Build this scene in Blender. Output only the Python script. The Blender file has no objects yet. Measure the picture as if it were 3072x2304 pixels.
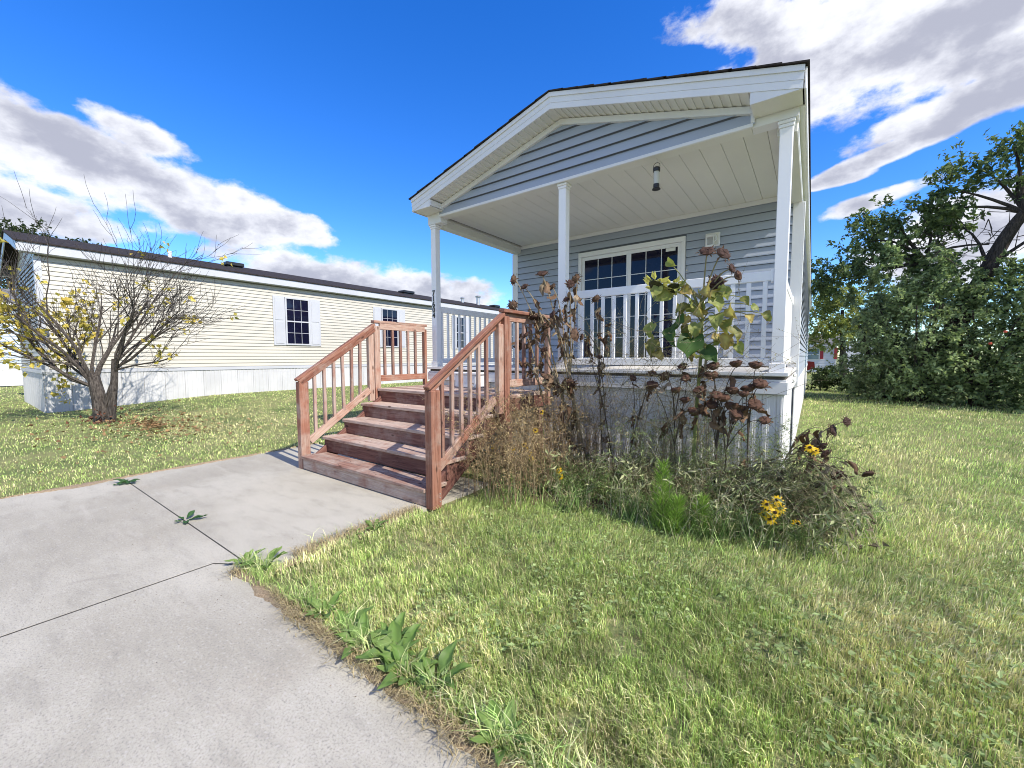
import bpy, math, random
import numpy as np
from mathutils import Vector, Matrix

# ------------------------------------------------------------------ camera, sky, sun, exposure
S = bpy.context.scene
COL = S.collection
rad = math.radians
cd = bpy.data.cameras.new('camera'); cam = bpy.data.objects.new('camera', cd); COL.objects.link(cam)
cd.sensor_width = 36.0; cd.lens = 36.0 * 1231.646 / 3072; cd.clip_start = 0.03; cd.clip_end = 2000
cam.matrix_world = (Matrix.Translation((0.179, -4.468, 1.317)) @ Matrix.Rotation(rad(36.112), 4, 'Z')
                    @ Matrix.Rotation(rad(90 - 3.748), 4, 'X') @ Matrix.Rotation(rad(-0.131), 4, 'Z'))
S.camera = cam
SUN_EL, SUN_AZ = 43.0, 6.0          # sun stands over +X, a touch toward the street (-Y)
sd = Vector((math.cos(rad(SUN_EL)) * math.cos(rad(SUN_AZ)), -math.cos(rad(SUN_EL)) * math.sin(rad(SUN_AZ)), math.sin(rad(SUN_EL))))
ld = bpy.data.lights.new('sun', 'SUN'); ld.energy = 3.1; ld.angle = rad(0.53); ld.color = (1.0, 0.92, 0.79)
sun = bpy.data.objects.new('sun', ld); COL.objects.link(sun); sun.location = (20, -2, 20)
sun.rotation_euler = sd.to_track_quat('Z', 'Y').to_euler()
S.view_settings.view_transform = 'Standard'; S.view_settings.look = 'None'
S.view_settings.exposure = 1.05; S.view_settings.gamma = 1.0; S.view_settings.use_curve_mapping = False
S.render.engine = 'CYCLES'
S.cycles.max_bounces = 6; S.cycles.diffuse_bounces = 3; S.cycles.glossy_bounces = 3; S.cycles.transmission_bounces = 4
S.cycles.transparent_max_bounces = 6; S.cycles.sample_clamp_indirect = 6.0
S.cycles.use_denoising = True; S.cycles.pixel_filter_type = 'BLACKMAN_HARRIS'; S.cycles.filter_width = 1.0

class NT:
    """tiny node-tree helper"""
    def __init__(s, tree): s.t = tree; s.n = tree.nodes; s.l = tree.links
    def __call__(s, typ, ins=None, **kw):
        nd = s.n.new(typ)
        for k, v in kw.items(): setattr(nd, k, v)
        for k, v in (ins or {}).items():
            if hasattr(v, 'is_output'): s.l.new(v, nd.inputs[k])
            else: nd.inputs[k].default_value = v
        return nd
    def math(s, op, a, b=0.0, c=0.0, clamp=False):
        return s('ShaderNodeMath', {0: a, 1: b, 2: c}, operation=op, use_clamp=clamp).outputs[0]
    def vmath(s, op, a, b=(0, 0, 0), out=0):
        return s('ShaderNodeVectorMath', {0: a, 1: b}, operation=op).outputs[out]
    def mix(s, f, a, b, blend='MIX'):
        nd = s.n.new('ShaderNodeMix'); nd.data_type = 'RGBA'; nd.blend_type = blend
        for k, v in ((0, f), (6, a), (7, b)):
            if hasattr(v, 'is_output'): s.l.new(v, nd.inputs[k])
            else: nd.inputs[k].default_value = v if k == 0 else (*v[:3], 1)
        return nd.outputs[2]
    def ramp(s, f, lo, hi, a=0.0, b=1.0):
        return s('ShaderNodeMapRange', {0: f, 1: lo, 2: hi, 3: a, 4: b}, interpolation_type='SMOOTHSTEP').outputs[0]
    def noise(s, vec, scale, detail=4.0, rough=0.55, dist=0.0):
        return s('ShaderNodeTexNoise', {'Vector': vec, 'Scale': scale, 'Detail': detail, 'Roughness': rough, 'Distortion': dist}).outputs[0]

W = bpy.data.worlds.new('World'); S.world = W; W.use_nodes = True
W.cycles.sampling_method = 'MANUAL'; W.cycles.sample_map_resolution = 512
W.node_tree.nodes.clear(); w = NT(W.node_tree)
sky = w('ShaderNodeTexSky', sky_type='NISHITA'); sky.sun_disc = False
sky.sun_elevation = rad(SUN_EL); sky.sun_rotation = rad(90 + SUN_AZ); sky.air_density = 1.0; sky.dust_density = 0.1; sky.ozone_density = 3.0
hs = w('ShaderNodeHueSaturation', {'Hue': 0.513, 'Saturation': 1.36, 'Value': 1.0, 'Color': sky.outputs[0]})
hs = w('ShaderNodeVectorMath', {0: hs.outputs[0], 1: (0.74, 0.88, 1.0)}, operation='MULTIPLY')
bg_sky = w('ShaderNodeBackground', {'Color': hs.outputs[0], 'Strength': 0.135})
D = w('ShaderNodeTexCoord').outputs['Generated']
D = w.vmath('NORMALIZE', D)
LOBES = [
((-0.946,0.108,0.305),(0.153,0.98,0.128),(-0.317,-0.113,-0.942),0.170,0.062),
((-0.915,0.287,0.282),(0.287,0.957,-0.042),(-0.326,-0.119,-0.938),0.175,0.048),
((-0.968,0.07,0.24),(0.134,0.956,0.261),(-0.242,-0.036,-0.97),0.106,0.043),
((-0.862,0.435,0.261),(0.459,0.888,0.037),(-0.282,0.015,-0.959),0.078,0.030),
((-0.906,0.206,0.369),(0.259,0.961,0.099),(-0.394,-0.098,-0.914),0.061,0.024),
((-0.846,0.503,0.175),(0.505,0.862,-0.038),(-0.214,-0.02,-0.977),0.175,0.046),
((-0.74,0.654,0.156),(0.657,0.753,-0.037),(-0.173,0.038,-0.984),0.150,0.046),
((0.098,0.877,0.47),(0.882,0.143,-0.45),(-0.023,0.474,-0.88),0.241,0.068),
((-0.001,0.843,0.538),(0.801,0.323,-0.504),(-0.348,0.504,-0.791),0.167,0.048),
((0.191,0.907,0.375),(0.932,-0.048,-0.358),(0.128,0.356,-0.926),0.105,0.024),
((0.088,0.938,0.336),(0.995,-0.096,0.007),(0.257,0.305,-0.917),0.091,0.014),
((0.014,0.95,0.313),(0.974,0.057,-0.22),(0.045,0.312,-0.949),0.054,0.009),
((0.177,0.966,0.187),(0.971,-0.141,-0.193),(0.08,0.175,-0.981),0.113,0.058),
((0.076,0.96,0.27),(0.997,-0.075,-0.014),(0.196,0.251,-0.948),0.064,0.013)]
m = None
for c, u, v, a, b in LOBES:
    du = w.math('MULTIPLY', w.math('SUBTRACT', w.vmath('DOT_PRODUCT', D, u, 1), float(np.dot(c, u))), 1 / a)
    dv = w.math('MULTIPLY', w.math('SUBTRACT', w.vmath('DOT_PRODUCT', D, v, 1), float(np.dot(c, v))), 1 / b)
    q = w.math('ADD', w.math('MULTIPLY', du, du), w.math('MULTIPLY', dv, dv))
    q = w.math('ADD', q, w.math('MULTIPLY', w.ramp(w.vmath('DOT_PRODUCT', D, c, 1), 0.0, 0.5, 1.0, 0.0), 50.0))
    g = w.math('SUBTRACT', 1.0, w.math('MULTIPLY', q, 0.50))
    m = g if m is None else w.math('SMOOTH_MAX', m, g, 0.25)
m = w.math('MAXIMUM', m, -1.0)
flat = w.vmath('MULTIPLY', D, (1.0, 1.0, 1.7))
n1 = w.noise(flat, 7.0, 10.0, 0.58, 0.0)
n2 = w.noise(w.vmath('ADD', flat, (3.1, 1.7, 0.4)), 17.0, 8.0, 0.62, 0.0)
# denser cloud cover added outside the picture to raise the ambient light
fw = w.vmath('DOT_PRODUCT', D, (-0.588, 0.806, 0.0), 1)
fill_cloud = w.math('SUBTRACT', w.math('MULTIPLY', w.noise(flat, 2.0, 3.0, 0.5), 3.4), 1.35)
fill_cloud = w.math('ADD', fill_cloud, w.ramp(fw, 0.45, 0.05, -3.0, 0.0))
m = w.math('MAXIMUM', m, fill_cloud)
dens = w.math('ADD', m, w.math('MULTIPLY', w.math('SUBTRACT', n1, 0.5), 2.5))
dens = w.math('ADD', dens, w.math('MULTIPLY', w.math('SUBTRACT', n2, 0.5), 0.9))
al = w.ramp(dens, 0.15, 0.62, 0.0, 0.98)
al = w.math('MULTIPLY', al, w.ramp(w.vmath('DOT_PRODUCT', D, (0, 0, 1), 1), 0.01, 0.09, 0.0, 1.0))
# thick parts are greyer, edges and crests whiter
n3 = w.noise(w.vmath('ADD', flat, (0.05, 0.0, 0.09)), 7.0, 7.0, 0.58, 0.0)
sh = w.math('ADD', w.math('MULTIPLY', w.math('SUBTRACT', n3, n1), 2.2), w.math('MULTIPLY', w.math('SUBTRACT', n2, 0.5), 0.8))
sh = w.math('ADD', sh, w.math('MULTIPLY', w.ramp(dens, 0.45, 1.7), -0.62))
ccol = w.mix(w.ramp(sh, -0.75, 0.35), (0.29, 0.30, 0.36), (0.60, 0.61, 0.65))
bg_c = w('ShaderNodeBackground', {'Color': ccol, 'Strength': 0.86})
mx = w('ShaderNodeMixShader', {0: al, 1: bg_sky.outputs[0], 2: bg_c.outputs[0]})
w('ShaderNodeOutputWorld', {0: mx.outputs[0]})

# ------------------------------------------------------------------ helpers
rnd = random.Random(11); rng = np.random.default_rng(11)
WP = {}
def lin(o, parent=None, pos=(0, 0, 0)):
    COL.objects.link(o); WP[o.name] = Vector(pos)
    if parent is not None:
        o.parent = parent; o.location = Vector(pos) - WP[parent.name]
    else: o.location = pos
    return o
def thing(name, label, cat, loc=(0, 0, 0), group=None):
    o = bpy.data.objects.new(name, None); o.empty_display_size = 0.1; lin(o, None, loc)
    o['label'] = label; o['category'] = cat
    if group: o['group'] = group
    return o
def tag(o, label, cat=None, group=None, kind=None):
    o['label'] = label
    if cat: o['category'] = cat
    if group: o['group'] = group
    if kind: o['kind'] = kind
    return o
CB = {}
def cb_mesh(dx, dy, dz, c, m):
    key = (round(dx, 4), round(dy, 4), round(dz, 4), c, m.name)
    if key in CB: return CB[key]
    hx, hy, hz = dx / 2, dy / 2, dz / 2; c = min(c, hx * .45, hy * .45, hz * .45)
    V = []; idx = {}
    for sx in (-1, 1):
        for sy in (-1, 1):
            for sz in (-1, 1):
                for ax in range(3):
                    h = [hx, hy, hz]; p = [sx * (hx - (c if ax != 0 else 0)), sy * (hy - (c if ax != 1 else 0)), sz * (hz - (c if ax != 2 else 0))]
                    idx[(sx, sy, sz, ax)] = len(V); V.append(p)
    F = []
    def add(f):
        p = [Vector(V[i]) for i in f]; n = (p[1] - p[0]).cross(p[2] - p[0]); cen = sum(p, Vector()) / len(p)
        F.append(f if n.dot(cen) > 0 else f[::-1])
    for s in (-1, 1):
        add([idx[(s, a, b, 0)] for a, b in ((-1, -1), (1, -1), (1, 1), (-1, 1))])
        add([idx[(a, s, b, 1)] for a, b in ((-1, -1), (1, -1), (1, 1), (-1, 1))])
        add([idx[(a, b, s, 2)] for a, b in ((-1, -1), (1, -1), (1, 1), (-1, 1))])
    for a in (-1, 1):
        for b in (-1, 1):
            add([idx[(a, b, -1, 0)], idx[(a, b, -1, 1)], idx[(a, b, 1, 1)], idx[(a, b, 1, 0)]])
            add([idx[(a, -1, b, 0)], idx[(a, -1, b, 2)], idx[(a, 1, b, 2)], idx[(a, 1, b, 0)]])
            add([idx[(-1, a, b, 1)], idx[(-1, a, b, 2)], idx[(1, a, b, 2)], idx[(1, a, b, 1)]])
            for s in (-1, 1): add([idx[(s, a, b, k)] for k in range(3)])
    me = bpy.data.meshes.new('box'); me.from_pydata(V, [], F); me.materials.append(m); CB[key] = me
    return me
def box(name, x0, x1, y0, y1, z0, z1, m, parent=None, c=0.003, rot=None):
    me = cb_mesh(x1 - x0, y1 - y0, z1 - z0, c, m)
    o = bpy.data.objects.new(name, me); lin(o, parent, ((x0 + x1) / 2, (y0 + y1) / 2, (z0 + z1) / 2))
    if rot: o.rotation_euler = rot
    return o
def npmesh(name, V, F, m, cols=None, smooth=False):
    """V (n,3); F list of (k,nverts) arrays"""
    me = bpy.data.meshes.new(name); V = np.asarray(V, np.float32)
    me.vertices.add(len(V)); me.vertices.foreach_set('co', V.ravel())
    fs = [np.asarray(f, np.int32) for f in (F if isinstance(F, list) else [F]) if len(f)]
    li = np.concatenate([f.ravel() for f in fs]); tot = np.concatenate([np.full(len(f), f.shape[1], np.int32) for f in fs])
    st = np.concatenate([[0], np.cumsum(tot)[:-1]]).astype(np.int32)
    me.loops.add(len(li)); me.loops.foreach_set('vertex_index', li)
    me.polygons.add(len(tot)); me.polygons.foreach_set('loop_start', st)
    me.polygons.foreach_set('use_smooth', np.full(len(tot), bool(smooth)))
    me.update(calc_edges=True)
    if cols is not None:
        ca = me.color_attributes.new('Col', 'FLOAT_COLOR', 'POINT')
        ca.data.foreach_set('color', np.concatenate([np.asarray(cols, np.float32), np.ones((len(V), 1), np.float32)], 1).ravel())
    me.materials.append(m)
    return me
def meshobj(name, V, F, m, parent=None, origin=None, cols=None, smooth=False):
    V = np.asarray(V, float)
    if origin is None: origin = V.mean(0) if parent is not None else (0, 0, 0)
    if isinstance(F, list) and F and not isinstance(F[0], np.ndarray):
        d = {}
        for f in F: d.setdefault(len(f), []).append(f)
        F = [np.array(x) for x in d.values()]
    me = npmesh(name, V - np.asarray(origin), F, m, cols, smooth)
    return lin(bpy.data.objects.new(name, me), parent, origin)
def inst(name, me, parent, pos, rot=None, scale=None):
    o = lin(bpy.data.objects.new(name, me), parent, pos)
    if rot: o.rotation_euler = rot
    if scale: o.scale = scale
    return o
def prism(name, poly, ax, a, b, m, parent=None):
    """polygon (2d pts in the two other axes, in order) swept along axis ax from a to b"""
    n = len(poly); V = []
    for t in (a, b):
        for p in poly:
            q = list(p); q.insert(ax, t); V.append(q)
    F = [list(range(n))[::-1], list(range(n, 2 * n))] + [[i, (i + 1) % n, n + (i + 1) % n, n + i] for i in range(n)]
    # orient outward
    V = np.array(V, float); cen = V.mean(0); G = []
    for f in F:
        p = V[f]; nn = np.cross(p[1] - p[0], p[2] - p[1]); G.append(f if nn @ (p.mean(0) - cen) >= 0 else f[::-1])
    return meshobj(name, V, G, m, parent)
class MB:
    """collects tubes / quads into one mesh"""
    def __init__(s): s.V = []; s.F = []; s.C = []; s.n = 0
    def add(s, V, F, col=(1, 1, 1)):
        V = np.asarray(V, float).reshape(-1, 3); s.V.append(V)
        col = np.asarray(col, float); s.C.append(np.broadcast_to(col, (len(V), 3)) if col.ndim == 1 else col)
        for f in (F if isinstance(F, list) else [F]):
            f = np.asarray(f)
            if len(f): s.F.append(f + s.n)
        s.n += len(V)
    def tube(s, P, r, k=5, col=(1, 1, 1), cap=True):
        P = np.asarray(P, float); n = len(P); r = np.broadcast_to(np.asarray(r, float), (n,))
        T = np.gradient(P, axis=0); T /= np.linalg.norm(T, axis=1, keepdims=True) + 1e-9
        ref = np.array([0.31, 0.17, 0.94]) if abs(T[0][2]) < .8 else np.array([0.95, .3, 0.1])
        A = np.cross(T, ref); A /= np.linalg.norm(A, axis=1, keepdims=True) + 1e-9; B = np.cross(T, A)
        th = np.arange(k) * 2 * np.pi / k
        V = P[:, None, :] + r[:, None, None] * (np.cos(th)[None, :, None] * A[:, None, :] + np.sin(th)[None, :, None] * B[:, None, :])
        i = np.arange(n - 1)[:, None] * k; j = np.arange(k)[None, :]; j2 = (j + 1) % k
        F = np.stack([i + j, i + j2, i + k + j2, i + k + j], -1).reshape(-1, 4)
        fl = [F]
        if cap and k >= 3: fl.append(np.arange(k)[None, ::-1] + (n - 1) * k if False else (np.arange(k)[None, :] + (n - 1) * k))
        s.add(V.reshape(-1, 3), fl, col)
    def build(s, name, m, parent=None, origin=None, smooth=False):
        V = np.concatenate(s.V); C = np.concatenate(s.C)
        d = {}
        for f in s.F: d.setdefault(f.shape[1], []).append(f)
        return meshobj(name, V, [np.concatenate(x) for x in d.values()], m, parent, origin, C, smooth)
def unit(v): v = np.asarray(v, float); return v / (np.linalg.norm(v, axis=-1, keepdims=True) + 1e-9)
def bez(a, b, c, n):
    t = np.linspace(0, 1, n)[:, None]; a, b, c = map(np.asarray, (a, b, c)); return (1 - t) ** 2 * a + 2 * t * (1 - t) * b + t * t * c
def leaves_np(P, Dr, Nn, L, Wd, fold=0.25):
    """folded 4-point leaves: base P, direction Dr, rough normal Nn, length L, width Wd"""
    Dr = unit(Dr); Sd = unit(np.cross(Dr, Nn)); Up = np.cross(Sd, Dr); L = L[:, None]; Wd = Wd[:, None]
    b = P; t = P + Dr * L - Up * L * .08
    mid = P + Dr * L * .42
    V = np.stack([b, mid + Sd * Wd * .5 + Up * Wd * fold, t, mid - Sd * Wd * .5 + Up * Wd * fold], 1).reshape(-1, 3)
    i = np.arange(len(P))[:, None] * 4
    return V, np.concatenate([i + np.array([[0, 1, 2]]), i + np.array([[0, 2, 3]])])
def sstep(x): x = np.clip(x, 0, 1); return x * x * (3 - 2 * x)
def gz(x, y):   # lie of the land: flat at the porch, rising gently toward the neighbour
    x = np.asarray(x, float); y = np.asarray(y, float)
    return sstep((-6.6 - x) / 6.6) * (0.09 + 0.17 * sstep((y + 3.27) / 3.7))
def vnoise(x, y, sc, seed=0):
    """cheap smooth 2-d value noise in numpy"""
    r = np.random.default_rng(seed).random((64, 64)); x = np.asarray(x) / sc + 1000.0; y = np.asarray(y) / sc + 1000.0
    xi = np.floor(x).astype(int); yi = np.floor(y).astype(int); fx = sstep(x - xi); fy = sstep(y - yi)
    g = lambda i, j: r[i % 64, j % 64]
    return (g(xi, yi) * (1 - fx) + g(xi + 1, yi) * fx) * (1 - fy) + (g(xi, yi + 1) * (1 - fx) + g(xi + 1, yi + 1) * fx) * fy

# ------------------------------------------------------------------ materials
def newmat(name):
    m = bpy.data.materials.new(name); m.use_nodes = True; m.node_tree.nodes.clear(); t = NT(m.node_tree)
    b = t('ShaderNodeBsdfPrincipled'); o = t('ShaderNodeOutputMaterial', {0: b.outputs[0]}); return m, t, b
def bump(t, b, h, s, d=0.01):
    t.l.new(t('ShaderNodeBump', {'Height': h, 'Strength': s, 'Distance': d}).outputs[0], b.inputs['Normal'])
def setc(t, b, c): t.l.new(c, b.inputs['Base Color'])
def plain(name, c1, c2=None, rough=0.5, sc=3.0, bsc=60.0, bs=0.1, spec=0.5, var=0.06, metal=0.0):
    m, t, b = newmat(name); P = t('ShaderNodeNewGeometry').outputs['Position']
    c2 = c2 or tuple(x * .86 for x in c1)
    f = t.ramp(t.noise(P, sc, 6.0, 0.6), 0.3, 0.72)
    col = t.mix(f, c1, c2)
    r = t('ShaderNodeObjectInfo').outputs['Random']
    col = t.mix(1.0, col, t('ShaderNodeCombineColor', {0: (v := t('ShaderNodeMapRange', {0: r, 1: 0., 2: 1., 3: 1 - var, 4: 1 + var}).outputs[0]), 1: v, 2: v}).outputs[0], 'MULTIPLY')
    setc(t, b, col); b.inputs['Roughness'].default_value = rough; b.inputs['Specular IOR Level'].default_value = spec; b.inputs['Metallic'].default_value = metal
    if bs: bump(t, b, t.noise(P, bsc, 5.0), bs, 0.004)
    return m
def wood(name, ax, c1, c2, worn, wamt, dark=0.25):
    m, t, b = newmat(name); tc = t('ShaderNodeTexCoord').outputs['Object']; r = t('ShaderNodeObjectInfo').outputs['Random']
    off = t('ShaderNodeCombineXYZ', {0: t.math('MULTIPLY', r, 17.3), 1: t.math('MULTIPLY', r, 41.7), 2: t.math('MULTIPLY', r, 29.1)}).outputs[0]
    sc = [1.0, 1.0, 1.0]; sc[ax] = 0.055
    v = t.vmath('MULTIPLY', t.vmath('ADD', tc, off), tuple(sc))
    wv = t.vmath('ADD', v, t.vmath('MULTIPLY', t('ShaderNodeTexNoise', {'Vector': v, 'Scale': 9.0, 'Detail': 2.0}).outputs[1], (0.05,) * 3))
    g = t.noise(wv, 85.0, 5.0, 0.62, 0.6); g2 = t.noise(wv, 22.0, 3.0, 0.5, 1.5)
    col = t.mix(t.ramp(g2, 0.33, 0.66), c1, c2)
    col = t.mix(t.math('MULTIPLY', t.ramp(g, 0.52, 0.70), 0.75), col, tuple(x * dark for x in c1))
    v2 = t.vmath('ADD', tc, off)
    wf = t.ramp(t.math('ADD', t.noise(v2, 3.0, 5.0, 0.65), t.math('MULTIPLY', t.math('SUBTRACT', r, 0.5), 0.25)), 0.62 - wamt, 0.78 - wamt * .6)
    col = t.mix(t.math('MULTIPLY', wf, t.ramp(g, 0.28, 0.62, 1.0, 0.45)), col, worn)
    kn = t('ShaderNodeTexVoronoi', {'Vector': t.vmath('MULTIPLY', v2, tuple(3.0 if i == ax else 7.5 for i in range(3))), 'Scale': 1.0}).outputs['Distance']
    col = t.mix(t.ramp(kn, 0.13, 0.05, 0.0, 0.8), col, tuple(x * .22 for x in c1))
    vv = t('ShaderNodeMapRange', {0: r, 1: 0., 2: 1., 3: .8, 4: 1.18}).outputs[0]
    col = t.mix(1.0, col, t('ShaderNodeCombineColor', {0: vv, 1: vv, 2: vv}).outputs[0], 'MULTIPLY')
    setc(t, b, col); b.inputs['Roughness'].default_value = 0.75; b.inputs['Specular IOR Level'].default_value = 0.25
    bump(t, b, g, 0.5, 0.004); return m
AX = 'xyz'
WOODR = [wood('stained_wood_' + AX[a], a, (.24, .10, .068), (.345, .172, .122), (.42, .34, .29), .23, .16) for a in range(3)]
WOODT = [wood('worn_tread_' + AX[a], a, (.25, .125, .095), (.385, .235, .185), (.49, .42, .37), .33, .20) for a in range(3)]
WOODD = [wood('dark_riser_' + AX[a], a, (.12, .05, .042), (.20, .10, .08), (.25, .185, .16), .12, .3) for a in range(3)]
WOODB = [wood('weathered_baluster_' + AX[a], a, (.25, .125, .10), (.33, .19, .15), (.38, .32, .285), .24, .25) for a in range(3)]
DECKW = [wood('grey_deck_' + AX[a], a, (.50, .49, .47), (.60, .59, .57), (.64, .63, .61), .25, .5) for a in range(3)]
SHEATH = plain('lap_shade_backing', (.17, .19, .235), (.20, .22, .27), .8, 3, 30, 0)  # dark backing: shade line under each board put into its colour
NWHITE = plain('neighbour_white_trim', (.50, .52, .565), (.45, .47, .51), .4, 1.2, 30, .03, var=.03)
NSKIRT = plain('neighbour_skirting', (.58, .59, .61), (.50, .51, .53), .5, 1.5, 25, .05, var=.04)
LAPSHADEC = plain('brown_lap_shade_backing', (.22, .20, .16), (.25, .23, .18), .8, 3, 30, 0)  # brown backing, shade between the cream boards painted as its colour
WHITE = plain('white_vinyl', (.76, .765, .77), (.70, .705, .715), .38, 1.2, 30, .03, var=.02)
WHITE2 = plain('white_painted_post', (.87, .87, .88), (.84, .845, .85), .30, 2.0, 40, .03, var=.02)
SOFF = plain('soffit_white', (.72, .72, .67), (.68, .68, .63), .5, 2.0, 40, .03, var=.02)
CEIL = plain('ceiling_board_white', (.72, .715, .66), (.68, .675, .625), .55, 1.2, 90, .05, var=.012)
def siding(name, c, rough=.42):
    m, t, b = newmat(name); P = t('ShaderNodeNewGeometry').outputs['Position']
    g = t.noise(t.vmath('MULTIPLY', P, (1.2, 1.2, 30.0)), 9.0, 4.0, .6, .4)
    col = t.mix(t.ramp(t.noise(P, .8, 4.0), .3, .7), c, tuple(x * .93 for x in c))
    r = t('ShaderNodeObjectInfo').outputs['Random']; vv = t('ShaderNodeMapRange', {0: r, 1: 0., 2: 1., 3: .97, 4: 1.03}).outputs[0]
    col = t.mix(1.0, col, t('ShaderNodeCombineColor', {0: vv, 1: vv, 2: vv}).outputs[0], 'MULTIPLY')
    setc(t, b, col); b.inputs['Roughness'].default_value = rough; b.inputs['Specular IOR Level'].default_value = .4
    bump(t, b, g, .10, .003); return m
BLUE = siding('blue_grey_siding', (.385, .435, .525)); CREAM = siding('cream_siding', (.535, .515, .45)); PALEB = siding('pale_blue_siding', (.52, .62, .72)); GREYW = siding('grey_white_siding', (.66, .68, .74))
SKIRT = plain('white_skirting', (.74, .745, .75), (.66, .665, .675), .45, 1.5, 25, .05, var=.025)
SHING = plain('dark_shingle', (.022, .018, .017), (.045, .038, .036), .9, 14, 90, .5, .2)
SHINGG = plain('grey_shingle', (.13, .13, .135), (.19, .185, .18), .9, 6, 60, .4, .2)
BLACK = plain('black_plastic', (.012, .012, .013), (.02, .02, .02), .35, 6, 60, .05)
DARKW = plain('dark_joist_wood', (.10, .085, .07), (.16, .14, .12), .85, 8, 60, .3, .2)  # dark wood of rim joists, porch core and ceiling backing
METAL = plain('galvanised_vent', (.55, .56, .57), (.45, .46, .47), .4, 8, 50, .1, metal=.7)
RED = plain('red_paint', (.38, .03, .045), (.33, .025, .04), .5, 3, 40, .05)
CLEARP, t_, b_ = newmat('feeder_tube'); b_.inputs['Base Color'].default_value = (.62, .61, .54, 1); b_.inputs['Roughness'].default_value = .15; b_.inputs['Transmission Weight'].default_value = .15; b_.inputs['IOR'].default_value = 1.3
GLASS, t_, b_ = newmat('dark_window_glass')
gP = t_('ShaderNodeNewGeometry').outputs['Position']
setc(t_, b_, t_.mix(t_.ramp(t_.noise(gP, 1.1, 3.0), .35, .7), (.004, .004, .016), (.008, .009, .028)))
b_.inputs['Roughness'].default_value = .03; b_.inputs['IOR'].default_value = 1.52; b_.inputs['Specular IOR Level'].default_value = .35
bump(t_, b_, t_.noise(gP, 1.6, 2.0), .05, .02)
LGLASS, t_, b_ = newmat('lamp_glass'); b_.inputs['Base Color'].default_value = (.8, .8, .8, 1); b_.inputs['Roughness'].default_value = .15; b_.inputs['Transmission Weight'].default_value = .6
def leafm(name, tr=.3, rough=.5):
    m = bpy.data.materials.new(name); m.use_nodes = True; m.node_tree.nodes.clear(); t = NT(m.node_tree)
    c = t('ShaderNodeVertexColor', layer_name='Col').outputs[0]
    b = t('ShaderNodeBsdfPrincipled', {'Base Color': c, 'Roughness': rough, 'Specular IOR Level': .3})
    tl = t('ShaderNodeBsdfTranslucent', {'Color': t.mix(1.0, c, (1.1, 1.15, .75), 'MULTIPLY')})
    mx = t('ShaderNodeMixShader', {0: tr, 1: b.outputs[0], 2: tl.outputs[0]}); t('ShaderNodeOutputMaterial', {0: mx.outputs[0]}); return m
LEAF = leafm('leaf', .38); GRASSM = leafm('grass_blade', .22, .45); DRY = leafm('dry_plant', .1, .8)
def barkm(name, c1, c2):
    m, t, b = newmat(name); P = t('ShaderNodeNewGeometry').outputs['Position']
    g = t.noise(t.vmath('MULTIPLY', P, (1, 1, .25)), 40, 5, .65, .5)
    setc(t, b, t.mix(t.ramp(g, .35, .68), c1, c2)); b.inputs['Roughness'].default_value = .9; b.inputs['Specular IOR Level'].default_value = .2
    bump(t, b, g, .9, .01); return m
BARK = barkm('grey_bark', (.035, .030, .027), (.12, .105, .095)); BARKD = barkm('dark_bark', (.03, .026, .022), (.085, .07, .06))
# concrete
CONC, t, b = newmat('broomed_concrete'); P = t('ShaderNodeNewGeometry').outputs['Position']
big = t.noise(P, .9, 5.0, .6, .3); mid = t.noise(t.vmath('MULTIPLY', P, (1.0, 3.0, 1.0)), 3.2, 5.0, .62); fine = t.noise(P, 120.0, 4.0, .75)
sp = t.noise(P, 55.0, 4.0, .7)
col = t.mix(t.ramp(big, .35, .68), (.36, .338, .28), (.475, .452, .385))
col = t.mix(t.ramp(mid, .45, .75, 0., .55), col, (.28, .265, .225))
col = t.mix(t.ramp(t.noise(t.vmath('ADD', P, (7., 3., 0.)), 1.6, 4.0), .58, .78, 0., .5), col, (.36, .315, .25))
col = t.mix(t.ramp(fine, .48, .68, 0., .85), col, (.20, .19, .18)); col = t.mix(t.ramp(sp, .52, .70, 0., .5), col, (.54, .515, .475))
col = t.mix(t.ramp(t.noise(P, 38.0, 2.0, .5), .70, .76, 0., .6), col, (.17, .16, .15))
wp_ = t.vmath('ADD', P, t.vmath('MULTIPLY', t('ShaderNodeTexNoise', {'Vector': P, 'Scale': 2.2, 'Detail': 5.0}).outputs[1], (.5, .5, 0.)))
col = t.mix(t.ramp(t.noise(t.vmath('ADD', P, (1., 9., 0.)), 2.6, 6.0, .7, .6), .60, .74, 0., .45), col, (.25, .235, .205))
col = t.mix(t.ramp(t.noise(t.vmath('MULTIPLY', P, (.8, 5.0, 1.)), 1.7, 4.0, .6), .56, .74, 0., .40), col, (.46, .43, .375))
setc(t, b, col); b.inputs['Roughness'].default_value = .88; b.inputs['Specular IOR Level'].default_value = .25
bump(t, b, t.math('ADD', t.math('MULTIPLY', fine, .6), t.math('MULTIPLY', t.noise(t.vmath('MULTIPLY', P, (6.0, 90.0, 1.0)), 4.0, 3.0), .5)), .6, .004)
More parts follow.
